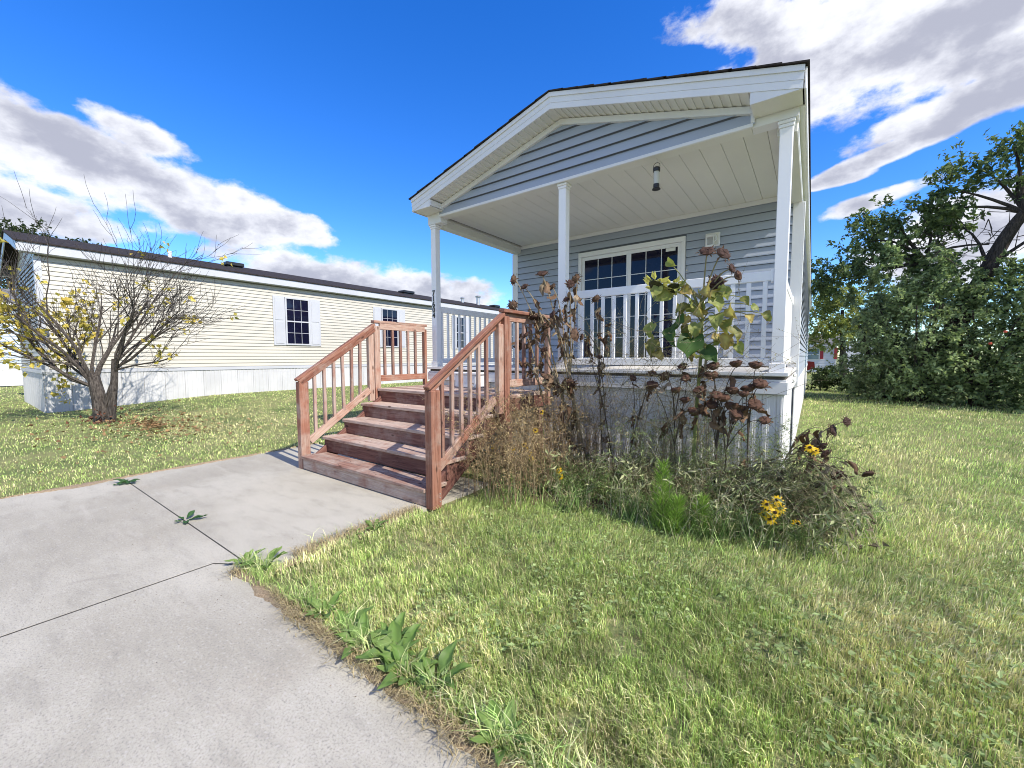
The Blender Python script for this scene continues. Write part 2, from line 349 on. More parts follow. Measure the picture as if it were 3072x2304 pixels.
# soil / lawn floor
SOIL, t, b = newmat('lawn_floor'); P = t('ShaderNodeNewGeometry').outputs['Position']
f1 = t.noise(P, 1.3, 5.0, .6); f2 = t.noise(P, 45.0, 4.0, .7); f3 = t.noise(P, 9.0, 4.0, .6)
col = t.mix(t.ramp(f1, .35, .65), (.12, .175, .06), (.23, .25, .11)); col = t.mix(t.ramp(f2, .5, .68, 0., .8), col, (.38, .32, .18)); col = t.mix(t.ramp(f3, .5, .72, 0., .6), col, (.075, .06, .03))
setc(t, b, col); b.inputs['Roughness'].default_value = .95; b.inputs['Specular IOR Level'].default_value = .1; bump(t, b, f2, 1.0, .02)
TARJ = plain('joint_dirt', (.035, .032, .028), (.06, .055, .045), .9, 20, 60, .3)
MULCH, t, b = newmat('mulch'); P = t('ShaderNodeNewGeometry').outputs['Position']
f2 = t.noise(P, 60.0, 4.0, .7, .8)
setc(t, b, t.mix(t.ramp(f2, .38, .66), (.05, .032, .02), (.22, .145, .09))); b.inputs['Roughness'].default_value = .95; bump(t, b, f2, 1.0, .02)

# ------------------------------------------------------------------ ground and paving
def axis_pts(lo, hi, fine_lo, fine_hi, st):
    a = np.arange(fine_lo, fine_hi + 1e-6, st); l = fine_lo - np.geomspace(st * 2, fine_lo - lo, 14)[::-1]; h = fine_hi + np.geomspace(st * 2, hi - fine_hi, 14)
    return np.concatenate([l, a, h])
xs = axis_pts(-700, 700, -20, 9, .5); ys = axis_pts(-700, 700, -8, 26, .5)
XX, YY = np.meshgrid(xs, ys, indexing='ij'); ZZ = gz(XX, YY) - .014 + .012 * (vnoise(XX, YY, 1.1, 3) - .5)
pav = (XX > -6.2) & (XX < 1) & (YY < -1) & (YY > -10); ZZ = np.where(pav & (XX < -2.3), -.03, ZZ)
nx, ny = len(xs), len(ys); I = (np.arange(nx - 1)[:, None] * ny + np.arange(ny - 1)[None, :]).ravel()
o = meshobj('ground', np.stack([XX, YY, ZZ], -1).reshape(-1, 3), [np.stack([I, I + ny, I + ny + 1, I + 1], -1)], SOIL, smooth=True)
tag(o, 'lawn ground stretching to the horizon', kind='structure')
def slab(poly):
    return prism('slab', poly, 2, -.12, 0.0, CONC, pad)
pad = bpy.data.objects.new('pavement', None); lin(pad, None, (-4, -3.5, 0)); tag(pad, 'pale grey concrete parking pad and walk of jointed slabs', kind='structure')
slab([(-5.92, -3.404), (-2.50, -3.404), (-2.50, -1.20), (-5.92, -1.20)])
slab([(-5.92, -12), (-2.886, -12), (-2.886, -3.53), (-2.70, -3.414), (-5.92, -3.414)])
slab([(-2.870, -12), (6.5, -12), (6.5, -3.50), (-2.60, -3.50), (-2.69, -3.430), (-2.870, -3.538)])
for bb in ((-2.90, -2.86, -12, -3.53), (-5.92, -2.65, -3.425, -3.395)): box('joint_filler', *bb, -.10, -.0015, TARJ, pad, .001)
box('joint_filler', -2.93, -2.66, -3.5, -3.45, -.10, -.002, TARJ, pad, .001, (0, 0, .56))
box('slab', -21, -15.2, -5.2, -4.3, -.05, .085, CONC, pad, .01)
#
# garden bed in front of the porch
gx = np.linspace(-2.45, .62, 60); gy = np.linspace(-1.5, .02, 34); GX, GY = np.meshgrid(gx, gy, indexing='ij')
edge = -1.42 + .25 * vnoise(GX, GX * 0, .5, 8) + .75 * sstep((GX + .45) / 1.0)
inb = sstep((GY - edge) / .25)
GZ = -.02 + inb * (.035 + .05 * vnoise(GX, GY, .09, 9) + .04 * vnoise(GX, GY, .3, 10)) - .03 * (1 - inb)
nx, ny = GX.shape; I = (np.arange(nx - 1)[:, None] * ny + np.arange(ny - 1)[None, :]).ravel()
o = meshobj('garden_bed', np.stack([GX, GY, GZ], -1).reshape(-1, 3), [np.stack([I, I + ny, I + ny + 1, I + 1], -1)], MULCH, smooth=True)
tag(o, 'dark mulch of the flower bed along the porch', kind='structure')

# ------------------------------------------------------------------ clapboard, skirting panel, window builders
def lap_x(name, x0, x1, yface, z0, h, m, parent, top=None):
    """one clapboard facing -Y: bottom edge stands 14 mm proud"""
    t = .022; zt = z0 + h - .001; z0 = z0 + .005
    return prism(name, [(yface - t, z0), (yface - t, z0 + .014), (yface - .002, zt), (yface + .001, zt), (yface - t + .004, z0 + .014), (yface - t + .004, z0)], 0, x0, x1, m, parent)
LAPC = {}
def lap_y(name, y0, y1, xface, z0, h, m, parent, sgn=1):
    """one clapboard facing +X (sgn 1) or -X"""
    key = (round(y1 - y0, 3), round(h, 3), m.name, sgn)
    pos = (xface, (y0 + y1) / 2, z0 + h / 2)
    if key not in LAPC:
        t = .018; zt = h - .001; z0 = z0 + .003; zt -= .003
        o = prism(name, [(xface + sgn * t, z0), (xface + sgn * t, z0 + .014), (xface + sgn * .002, z0 + zt), (xface - sgn * .001, z0 + zt), (xface + sgn * (t - .004), z0 + .014), (xface + sgn * (t - .004), z0)], 1, y0, y1, m, parent)
        LAPC[key] = (o.data, WP[o.name] - Vector(pos)); return o
    me, off = LAPC[key]; return inst(name, me, parent, Vector(pos) + off)
SKC = {}
def skirt_panel(h, wd, facing, m=None):
    """ribbed vinyl skirting panel; local frame: width along local X, out along -Y"""
    m = m or SKIRT
    key = (round(h, 3), round(wd, 3), m.name)
    if key in SKC: return SKC[key]
    nr = max(2, int(round(wd / .055))); p = []; s = wd / nr
    for i in range(nr):
        x = -wd / 2 + i * s; a = .005 if i % 2 else .0
        p += [(x + .002, -a), (x + s * .62, -a), (x + s * .70, -a + .0035), (x + s * .92, -a + .0035)]
    p = [(-wd / 2 + .002, .01)] + p + [(wd / 2 - .002, .01)]
    n = len(p); V = [(a, b, 0) for a, b in p] + [(a, b, h) for a, b in p]
    F = [[i, i + 1, n + i + 1, n + i] for i in range(n - 1)]
    SKC[key] = npmesh('skirting_panel', np.array(V), [np.array(F)], m); return SKC[key]
def window_y(parent, X, y0, y1, z0, z1, shut=True, rows=2, cols=3, glass=GLASS):
    """double hung window on a wall facing +X"""
    fw_ = .05
    fr = MBbox([(X, X + .035, y0, y1, z1 - fw_, z1), (X, X + .04, y0 - .01, y1 + .01, z0, z0 + fw_), (X, X + .035, y0, y0 + fw_, z0 + fw_, z1 - fw_), (X, X + .035, y1 - fw_, y1, z0 + fw_, z1 - fw_)], 'window', NWHITE, parent)
    zm = (z0 + z1) / 2
    for a, b, dx in ((zm + .02, z1 - fw_, .0), (z0 + fw_, zm - .02, -.008)):
        box('pane', X + .004 + dx * .2, X + .012 + dx * .2, y0 + fw_, y1 - fw_, a, b, glass, fr, .001)
        for i in range(1, cols):
            y = y0 + fw_ + (y1 - y0 - 2 * fw_) * i / cols; box('muntin', X + .010, X + .018, y - .006, y + .006, a, b, NWHITE, fr, .001)
        for i in range(1, rows):
            z = a + (b - a) * i / rows; box('muntin', X + .0105, X + .0175, y0 + fw_, y1 - fw_, z - .006, z + .006, NWHITE, fr, .001)
    box('meeting_rail', X + .006, X + .03, y0 + fw_, y1 - fw_, zm - .02, zm + .02, NWHITE, fr, .002)
    return fr
def MBbox(bs, name, m, parent, c=.003):
    V = []; F = []; n = 0
    for x0, x1, y0, y1, z0, z1 in bs:
        me = cb_mesh(x1 - x0, y1 - y0, z1 - z0, c, m); cen = np.array([(x0 + x1) / 2, (y0 + y1) / 2, (z0 + z1) / 2])
        V += [np.array(v.co) + cen for v in me.vertices]; F += [[i + n for i in p.vertices] for p in me.polygons]; n += len(me.vertices)
    return meshobj(name, V, F, m, parent)
def shutter(parent, X, y0, y1, z0, z1, m=WHITE):
    s = box('shutter', X, X + .022, y0, y1, z0, z1, m, parent, .003); zm = (z0 + z1) / 2
    for a, b in ((z0 + .06, zm - .03), (zm + .03, z1 - .06)):
        box('shutter_panel', X + .0225, X + .032, y0 + .055, y1 - .055, a, b, m, s, .008)
    return s

# ------------------------------------------------------------------ the house with the porch
H = thing('mobile_home', 'blue grey mobile home with white gabled front porch and three posts', 'house', (-2.3, 1.0, 0))
WX, DY, LEN = -4.645, 2.24, 19.0
ZD, ZC, ZF = 1.171, 3.46, 1.135
box('wall', WX + .012, -.012, DY + .012, LEN, .02, 3.62, SHEATH, H, .002)
# right side siding, trim and skirting
nlap = 21; h = (3.40 - .98) / nlap
for i in range(nlap):
    lap_y('siding_board', DY + .09, LEN, -.001, .98 + i * h, h, BLUE, H, 1)
    lap_y('siding_board', DY + .09, LEN, WX + .001, .98 + i * h, h, BLUE, H, -1)
MBbox([(-.095, .022, DY - .022, DY - .004, .90, 3.335), (.0205, .038, DY - .0215, DY + .095, .90, 3.335)], 'corner_trim', WHITE, H)
MBbox([(WX - .022, WX + .09, DY - .022, DY - .004, .90, 3.335), (WX - .038, WX - .0205, DY - .0215, DY + .095, .90, 3.335)], 'corner_trim', WHITE, H)
box('skirt_band', .001, .022, DY + .10, LEN, .905, .985, WHITE, H)
for i in range(44):
    inst('skirting_panel', skirt_panel(.93, .38, 0), H, (.004, DY + .19 + i * .38, -.02), (0, 0, math.pi / 2))
for i in range(6):
    inst('skirting_panel', skirt_panel(.96, .372, 0), H, (-.028, .16 + i * .372, -.02), (0, 0, math.pi / 2))
for i in range(14):
    inst('skirting_panel', skirt_panel(.985, .331, 0), H, (WX + .166 + i * .331, -.015, -.02))
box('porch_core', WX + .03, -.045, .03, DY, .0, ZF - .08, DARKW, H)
# deck boards and rim
for i in range(16):
    y0 = -.065 + i * .1445
    box('deck_board', WX - .015, .015, y0, y0 + .139, ZF, ZD, DECKW[0], H, .004)
box('deck_edge_trim', WX - .015, .015, -.085, -.067, ZF + .003, ZD + .003, WHITE, H, .004)
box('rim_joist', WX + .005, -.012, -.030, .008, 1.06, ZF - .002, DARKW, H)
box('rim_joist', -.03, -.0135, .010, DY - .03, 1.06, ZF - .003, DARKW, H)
box('deck_flashing', WX - .005, .004, -.058, -.012, 1.087, 1.106, WHITE, H); box('deck_flashing', -.009, .012, -.010, DY - .03, 1.088, 1.107, WHITE, H)
box('deck_fascia', WX - .012, .016, -.072, -.022, .972, 1.085, WHITE, H, .004); box('deck_fascia', -.018, .0225, -.020, DY - .03, .973, 1.086, WHITE, H, .004)
# porch back wall: siding either side of and above the door, top trim
nl = 19; hl = .117
for i in range(nl):
    z = ZD + .01 + i * hl
    for a, b in (((WX + .09, -3.225), (-1.425, -.095)) if z < 3.07 else ((WX + .09, -.095),)):
        lap_x('siding_board', a, b, DY - .001, z, hl, BLUE, H)
box('wall_trim', WX + .16, -.155, DY - .04, DY - .012, 3.40, ZC - .001, WHITE, H)
# ceiling boards and beams
box('ceiling_backing', WX + .1, -.1, .05, DY + .005, ZC + .016, ZC + .03, DARKW, H)
xx = -.045 - .2 * 22
for i in range(23):
    a, b = max(xx + i * .2, -4.49), min(xx + (i + 1) * .2, -.155)
    if b - a > .02: box('ceiling_board', a + .0013, b - .0013, .10, DY - .012, ZC, ZC + .014, CEIL, H, .0025)
for x0, x1 in ((WX, -4.49), (-.155, .0)):
    s = 1 if x0 > -1 else -1
    box('side_beam', x0, x1, .125, DY - .002 if s < 0 else DY - .025, 3.332, 3.60, SOFF, H)
    box('beam_trim', (x0 - .012) if s > 0 else x1 - .003, x0 + .003 if s > 0 else x1 + .012, .13, DY - .03, 3.425, 3.455, SOFF, H)
box('front_beam', -4.38, -.345, -.018, .12, 3.405, 3.432, SOFF, H)
box('front_beam', -4.38, -.345, .012, .12, 3.433, 3.60, SOFF, H)
for x0, x1, z in ((WX - .012, -4.382, 3.335), (-.343, .012, 3.40)):
    box('front_beam', x0, x1, -.016, .122, z, 3.60, WHITE, H)
# gable
SL = (4.295 - 3.645) / (4.69 - 2.32); XA, XL, XRr = -2.32, -4.69, .05
def ztop(x): return 4.295 - SL * abs(x - XA)
def rake(name, zo0, zo1, y0, y1, m, x_in=0.0):
    out = []
    for s in (-1, 1):
        xe = (XL if s < 0 else XRr) - s * x_in
        out.append(prism(name, [(xe, ztop(xe) + zo0), (XA, ztop(XA) + zo0), (XA, ztop(XA) + zo1), (xe, ztop(xe) + zo1)] if s < 0 else
              [(XA, ztop(XA) + zo0), (xe, ztop(xe) + zo0), (xe, ztop(xe) + zo1), (XA, ztop(XA) + zo1)], 1, y0, y1, m, H))
    return out
rake('rake_fascia', -.048, -.002, -.318, -.288, WHITE); rake('rake_fascia', -.112, -.049, -.306, -.288, WHITE, .004); rake('rake_fascia', -.176, -.113, -.303, -.288, WHITE, .008)
rake('rake_frieze', -.240, -.176, -.062, -.020, WHITE, .34)
# boxed eave returns
for s, a, b in ((-1, -4.682, -4.31), (1, -.33, .042)):
    zr = lambda x: ztop(x) - .177
    poly = [(a, 3.470), (b, 3.470), (b, zr(b)), (a, zr(a))]
    prism('eave_return', poly, 1, -.298, -.286, WHITE, H)
    box('eave_return_soffit', a + .004, b - .004, -.284, -.020, 3.474, 3.486, SOFF, H)
    xe = b if s < 0 else a
    box('eave_return_side', xe - .006, xe + .006, -.285, -.024, 3.488, zr(xe) - .004, WHITE, H)
# vented soffit panels up both slopes
for s in (-1, 1):
    x_in, ang = (.38, 0)
    n = 52; x0 = (XL if s < 0 else XRr) - s * .36; step = (XA - x0) / n
    for i in range(n):
        a = x0 + i * step; b = a + step
        zl = -.172 if i % 2 else -.165
        za, zb = ztop(a) + zl, ztop(b) + zl
        pa = [(a, za), (b, zb), (b, zb + .008), (a, za + .008)]
        prism('soffit_panel', pa, 1, -.286, -.022, SOFF, H)
# gable clapboards
zb_, hg = 3.425, .113
for i in range(7):
    z0 = zb_ + i * hg + (.007 if i else 0); z1 = zb_ + (i + 1) * hg
    def xr(z):   # half width allowed by the rake at height z
        return min(2.04, (4.295 - .20 - z) / SL)
    w0, w1 = xr(z0), xr(z1)
    if w0 < .05: break
    pts = [(-w0, z0), (w0, z0), (w1 if w1 > 0 else 0, min(z1, 4.095)), (-w1 if w1 > 0 else 0, min(z1, 4.095))]
    if xr(z1) <= 0: pts = [(-w0, z0), (w0, z0), (.001, 4.095), (-.001, 4.095)]
    V = []
    for (dx, z), yy in zip(pts, (-.046, -.046, -.016, -.016)): V.append((XA + dx - .035, yy, z))
    for (dx, z), yy in zip(pts, (-.042, -.042, -.012, -.012)): V.append((XA + dx - .035, yy, z))
    meshobj('gable_board', V, [[0, 1, 2, 3], [7, 6, 5, 4], [0, 4, 5, 1], [1, 5, 6, 2], [2, 6, 7, 3], [3, 7, 4, 0]], BLUE, H)
box('gable_trim', -4.40, -.33, -.046, -.020, 3.402, 3.436, WHITE, H)
box('gable_trim', -4.418, -4.385, -.0465, -.0195, 3.438, 3.62, WHITE, H); box('gable_trim', -.352, -.318, -.0465, -.0195, 3.438, 3.59, WHITE, H)
box('gable_core', -4.36, -.36, -.0105, .010, 3.434, 3.70, SHEATH, H)
prism('gable_wall', [(-4.5, 3.605), (-.15, 3.605), (XA, ztop(XA) - .16)], 1, -.009, .02, SHEATH, H)
# roof: shingle courses, side fascia and soffit
for s in (-1, 1):
    xe = XL - .03 if s < 0 else XRr + .03
    n = 13; st = (XA - xe) / n
    for i in range(n):
        a, b = xe + i * st, xe + (i + 1.15) * st
        if i == n - 1: b = XA
        za, zb2 = ztop(a), ztop(b)
        prism('shingle_course', [(a, za + .004), (b, zb2 + .004), (b, zb2 + .012), (a, za + .020)], 1, -.335 - .006 * (i % 3 == 1), LEN + .3, SHING, H)
    xo = XL if s < 0 else XRr
    box('eave_fascia', min(xo, xo + s * .014) - .001, max(xo, xo + s * .014), -.286, LEN + .25, 3.470, 3.640, WHITE, H)
    box('eave_soffit', min(xo, xo - s * .09), max(xo, xo - s * .09), -.018, LEN + .2, 3.468, 3.479, SOFF, H)
    box('frieze', min(xo - s * .045, xo - s * .06), max(xo - s * .045, xo - s * .06), .13, LEN + .1, 3.36, 3.467, WHITE, H)
# posts
for x0, zt in ((-4.622, 3.334), (-2.378, 3.404), (-.127, 3.399)):
    p = box('porch_post', x0, x0 + .1, .002, .102, ZD + .085, zt - .062, WHITE2, H, .004)
    box('post_cap', x0 - .016, x0 + .116, -.014, .118, zt - .030, zt - .001, WHITE2, p, .004); box('post_cap', x0 - .007, x0 + .107, -.005, .109, zt - .0615, zt - .031, WHITE2, p, .004)
    box('post_base', x0 - .013, x0 + .113, -.011, .115, ZD + .001, ZD + .084, WHITE2, p, .004)
# railings
def railing_x(x0, x1, y):
    r = MBbox([(x0, x1, y - .018, y + .018, 2.015, 2.105), (x0, x1, y - .018, y + .018, 1.225, 1.30)], 'railing', WHITE2, H, .004)
    n = int((x1 - x0) / .127); s = (x1 - x0) / n
    for i in range(n):
        x = x0 + (i + .5) * s; box('baluster', x - .019, x + .019, y - .014, y + .014, 1.301, 2.014, WHITE2, r, .003)
    for xe in (x0 + .012, x1 - .012): box('rail_bracket', xe - .012, xe + .012, y - .026, y + .026, 2.0, 2.118, WHITE2, r, .003)
def railing_y(x, y0, y1):
    r = MBbox([(x - .018, x + .018, y0, y1, 2.015, 2.105), (x - .018, x + .018, y0, y1, 1.225, 1.30)], 'railing', WHITE2, H, .004)
    n = int((y1 - y0) / .127); s = (y1 - y0) / n
    for i in range(n):
        y = y0 + (i + .5) * s; box('baluster', x - .014, x + .014, y - .019, y + .019, 1.301, 2.014, WHITE2, r, .003)
    box('rail_bracket', x - .026, x + .026, y1 - .03, y1 - .002, 2.0, 2.118, WHITE2, r, .003); box('rail_bracket', x - .026, x + .026, y1 - .03, y1 - .002, 1.21, 1.315, WHITE2, r, .003)
railing_x(-2.276, -.129, .05); railing_y(-.072, .104, DY - .03); railing_y(-4.572, .104, DY - .03)
# sliding door
dx0, dx1, dz0, dz1 = -3.22, -1.43, ZD + .012, 3.137; yf = DY - .055
dr = MBbox([(dx0, dx1, yf, DY - .002, dz1 - .075, dz1), (dx0, dx0 + .055, yf, DY - .002, dz0 + .04, dz1 - .075), (dx1 - .055, dx1, yf, DY - .002, dz0 + .04, dz1 - .075), (dx0, dx1, yf - .015, DY - .002, dz0, dz0 + .04)], 'sliding_door', WHITE, H)
box('dark_room_sheet', dx0 + .05, dx1 - .05, DY - .01, DY - .004, dz0 + .03, dz1 - .05, BLACK, dr)  # black sheet painted as the unlit interior behind the panes
for (a, b, yy) in ((-3.163, -2.30, .030), (-2.325, -1.487, .016)):
    sw = .055; za, zb2 = dz0 + .045, dz1 - .078; y0 = yf + yy; y1 = y0 + .012
    sh_ = MBbox([(a, b, y0, y1, zb2 - .06, zb2), (a, b, y0, y1, za, za + .08), (a, a + sw, y0, y1, za + .08, zb2 - .06), (b - sw, b, y0, y1, za + .08, zb2 - .06)], 'door_sash', WHITE, dr)
    ga, gb, gc, gd = a + sw, b - sw, za + .08, zb2 - .06
    box('pane', ga, gb, y0 + .005, y0 + .009, gc, gd, GLASS, dr, .0005)
    for i in range(1, 3): x = ga + (gb - ga) * i / 3; box('muntin', x - .0055, x + .0055, y0 + .001, y0 + .0045, gc, gd, WHITE, dr, .0005)
    for i in range(1, 5): z = gc + (gd - gc) * i / 5; box('muntin', ga, gb, y0 + .0013, y0 + .0042, z - .0055, z + .0055, WHITE, dr, .0005)
box('door_handle', -2.292, -2.272, yf - .012, yf + .014, 2.05, 2.25, WHITE, dr, .004)
box('sticker', -1.72, -1.575, yf + .015, yf + .0175, 2.945, 2.995, SOFF, dr, .0005)
# porch light and outlet
def ring(name, cen, r0, r1, y0, y1, m, parent, k=24):
    mb = MB(); mb.tube([(cen[0], y0, cen[1]), (cen[0], y1 - 1e-4, cen[1]), (cen[0], y1, cen[1])], [r0, r1, r1 * .9], k); return mb.build(name, m, parent)
pl = MBbox([(-1.155, -.96, DY - .045, DY - .005, 2.925, 3.12)], 'porch_light', WHITE, H, .010)
MBbox([(-1.135, -.98, DY - .052, DY - .046, 2.945, 3.10)], 'mounting_block', SOFF, pl, .003)
ring('lamp_base', (-1.055, 3.035), .062, .058, DY - .053, DY - .075, WHITE, pl)
sh_ = MBbox([(-1.12, -1.018, DY - .165, DY - .076, 2.90, 2.925), (-1.12, -1.018, DY - .165, DY - .076, 3.035, 3.06)] + [(x, x + .012, y, y + .012, 2.925, 3.035) for x in (-1.119, -1.031) for y in (DY - .164, DY - .089)], 'lamp_frame', WHITE, pl, .003)
box('lamp_glass', -1.108, -1.03, DY - .153, DY - .088, 2.926, 3.034, LGLASS, pl, .003)
ot = box('outlet', -.875, -.765, DY - .045, DY - .012, 1.33, 1.49, SOFF, H, .006); box('outlet_cover', -.858, -.782, DY - .058, DY - .046, 1.345, 1.475, WHITE, ot, .006)
# house number on the left post, each digit raised
for i, ch in enumerate('71604'):
    fc = bpy.data.curves.new('digit', 'FONT'); fc.body = ch; fc.size = .115; fc.offset = .0018; fc.extrude = .003; fc.align_x = 'CENTER'; fc.align_y = 'CENTER'
    tmp = bpy.data.objects.new('digit_tmp', fc); COL.objects.link(tmp); dg = bpy.context.evaluated_depsgraph_get()
    me = bpy.data.meshes.new_from_object(tmp.evaluated_get(dg)); bpy.data.objects.remove(tmp); me.materials.clear(); me.materials.append(BLACK)
    o = inst('house_number_digit', me, H, (-4.574, -.003, 2.300 - i * .085), (math.pi / 2, 0, 0)); o['label'] = 'black house number digit %s on the left post' % ch

# ------------------------------------------------------------------ wooden stairs
T = thing('wooden_stairs', 'reddish brown wooden stairs with baluster railings leading up to porch', 'stairs', (-3.57, -1.5, 0))
SX0, SX1, NY, TR, RI = -4.64, -2.51, -2.085, .269, .179
for k in range(4):
    z = (k + 1) * RI - (.012 if k == 0 else 0); y = NY + k * TR
    box('tread', SX0 + .002, SX1 - .002, y, y + .138, z - .038, z, WOODT[0], T, .006)
    box('tread', SX0 + .002, SX1 - .002, y + .145, y + .283, z - .038, z - .002 * (k % 2), WOODT[0], T, .006)
for k in range(5):
    zt = (k + 1) * RI - (.012 if k == 0 else 0) - .040; zb2 = 0.006 if k == 0 else k * RI - .006
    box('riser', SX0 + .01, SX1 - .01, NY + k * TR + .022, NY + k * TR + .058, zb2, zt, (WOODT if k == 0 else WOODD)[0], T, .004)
zl = 5 * RI
for i in range(7):
    y = NY + 4 * TR + i * .1445
    box('landing_board', SX0 + .002, SX1 - .002 + .03 * (i > 0), y, min(y + .139, -.076), zl - .038, zl - .001 * (i % 2), WOODT[0], T, .005)
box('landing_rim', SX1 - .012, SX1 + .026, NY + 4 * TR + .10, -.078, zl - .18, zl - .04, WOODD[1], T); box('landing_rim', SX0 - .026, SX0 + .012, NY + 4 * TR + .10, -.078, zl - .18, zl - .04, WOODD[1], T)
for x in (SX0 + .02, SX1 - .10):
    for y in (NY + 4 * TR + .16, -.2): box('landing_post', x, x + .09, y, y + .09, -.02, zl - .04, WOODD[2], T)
slope = math.atan2(RI, TR)
def sloped(name, x0, x1, ya, yb, zo, hh, m):
    """board following the stair pitch; zo = height of its centre over the nosing line"""
    za = RI + (ya - NY) / TR * RI + zo; zb2 = RI + (yb - NY) / TR * RI + zo
    L = math.hypot(yb - ya, zb2 - za)
    me = cb_mesh(x1 - x0, L, hh, .005, m)
    return inst(name, me, T, ((x0 + x1) / 2, (ya + yb) / 2, (za + zb2) / 2), (math.atan2(zb2 - za, yb - ya), 0, 0))
yU = NY + 4 * TR - .02
for s, xc in ((-1, SX0 - .022), (1, SX1 + .022)):
    # lower newel, upper newel (two posts side by side), end post at the porch
    xa, xb = (SX0 - .092, SX0 - .002) if s < 0 else (SX1 + .002, SX1 + .092)
    box('newel_post', xa, xb, NY + .015, NY + .125, -.01, 1.03, WOODR[2], T, .006)
    box('newel_post', xa, xb, yU, yU + .088, .60, 1.745, WOODR[2], T, .006)
    box('newel_post', xa + .012, xb - .012, yU - .085, yU - .004, .72, 1.66, WOODR[2], T, .006)
    box('newel_post', xa + .012, xb - .012, -.125, -.045 - .032, .72, 1.745, WOODR[2], T, .006)
    sloped('handrail', xa + .008, xb - .008, NY + .0, yU + .02, .872, .034, WOODR[1])
    sloped('handrail', (xb - .038) if s < 0 else xa, xb if s < 0 else xa + .038, NY + .03, yU + .01, .818, .070, WOODR[1])
    sloped('lower_rail', xc - .019, xc + .019, NY + .127, yU - .09, .055, .09, WOODR[1])
    sloped('stringer', (SX0 + .03) if s < 0 else SX1 - .07, SX0 + .07 if s < 0 else SX1 - .03, NY + .12, yU + .1, -.235, .20, WOODD[1])  # darker wood tone paints in the shade under the treads
    for i in range(6):
        y = NY + .205 + i * .125; zn = RI + (y - NY) / TR * RI
        bl = box('baluster', xc - .018, xc + .018, y - .018, y + .018, zn + .075, zn + .790, WOODB[2], T, .004)
        bl.rotation_euler = (rnd.uniform(-.012, .012), rnd.uniform(-.012, .012), rnd.uniform(-.05, .05))
    box('handrail', xa + .004, xb - .004, yU + .0, -.078, 1.785, 1.823, WOODR[1], T, .005)
    box('handrail', xc - .019, xc + .019, yU + .09, -.126, 1.70, 1.784, WOODR[1], T, .005)
    box('lower_rail', xc - .019, xc + .019, yU + .09, -.126, .985, 1.070, WOODR[1], T, .005)
    for i in range(5):
        y = yU + .17 + i * .138
        box('baluster', xc - .018, xc + .018, y - .018, y + .018, 1.071, 1.699, WOODB[2], T, .004)
for i in range(3):
    mb = MB(); z = .05 + i * .035; mb.tube([(SX1 + .0925, NY + .1, z), (SX1 + .097, NY + .1, z)], [.006, .005], 8); mb.build('screw_head', METAL, T)
SCR = plain('dark_screw', (.06, .055, .05), (.1, .09, .08), .5, 20, 60, .0, metal=.6)
mb = MB(); mb.tube([(0, 0, -.002), (0, 0, .0012), (0, 0, .0013)], [.0055, .0055, .003], 8); so = mb.build('screw_head', SCR, T, (0, 0, 0)); sm = so.data; bpy.data.objects.remove(so)
for k in range(4):
    z = (k + 1) * RI - (.012 if k == 0 else 0); y = NY + k * TR
    for x in (SX0 + .06, SX0 + .74, SX1 - .74, SX1 - .06):
        for dy in (.035, .105, .18, .25): inst('screw_head', sm, T, (x + rnd.uniform(-.01, .01), y + dy, z - (.002 * (k % 2) if dy > .14 else 0)))
# white storage step on the landing
B = thing('storage_box', 'small white plastic box on the wooden landing beside the porch edge', 'box', (-3.66, -.19, zl))
box('box_body', -3.865, -3.465, -.29, -.09, zl + .002, zl + .18, WHITE, B, .012); box('box_lid', -3.885, -3.445, -.305, -.082, zl + .182, zl + .212, WHITE, B, .008)
# bird feeder hanging from the beam
Fd = thing('bird_feeder', 'tube bird feeder with black cap and base hanging under porch beam', 'bird feeder', (-1.22, .05, 3.09))
def lathe(name, prof, cx, cy, m, parent, k=20):
    mb = MB(); mb.tube([(cx, cy, z + i * 1e-6) for i, (r, z) in enumerate(prof)], [max(r, 1e-4) for r, z in prof], k); return mb.build(name, m, parent, smooth=False)
lathe('tube', [(.029, 3.135), (.029, 3.285)], -1.22, .05, CLEARP, Fd)
lathe('cap', [(.0, 3.268), (.036, 3.268), (.037, 3.30), (.030, 3.312), (.0, 3.316)], -1.22, .05, BLACK, Fd)
lathe('base', [(.0, 3.085), (.044, 3.086), (.040, 3.094), (.031, 3.104), (.031, 3.140), (.014, 3.160), (.012, 3.175), (.0, 3.178)], -1.22, .05, BLACK, Fd)
mb = MB(); th = np.linspace(0, math.pi, 13); mb.tube([(-1.22 + .034 * math.cos(a), .05, 3.325 + .034 * math.sin(a)) for a in th], .0028, 6); 
for s in (-1, 1): mb.tube([(-1.22 + s * .034, .05, 3.27), (-1.22 + s * .034, .05, 3.327)], .0028, 6)
mb.build('handle', BLACK, Fd)
mb = MB(); mb.tube([(-1.22, .05, 3.355), (-1.215, .05, 3.378), (-1.22, .05, 3.404)], .0022, 6); mb.build('hook', METAL, Fd)

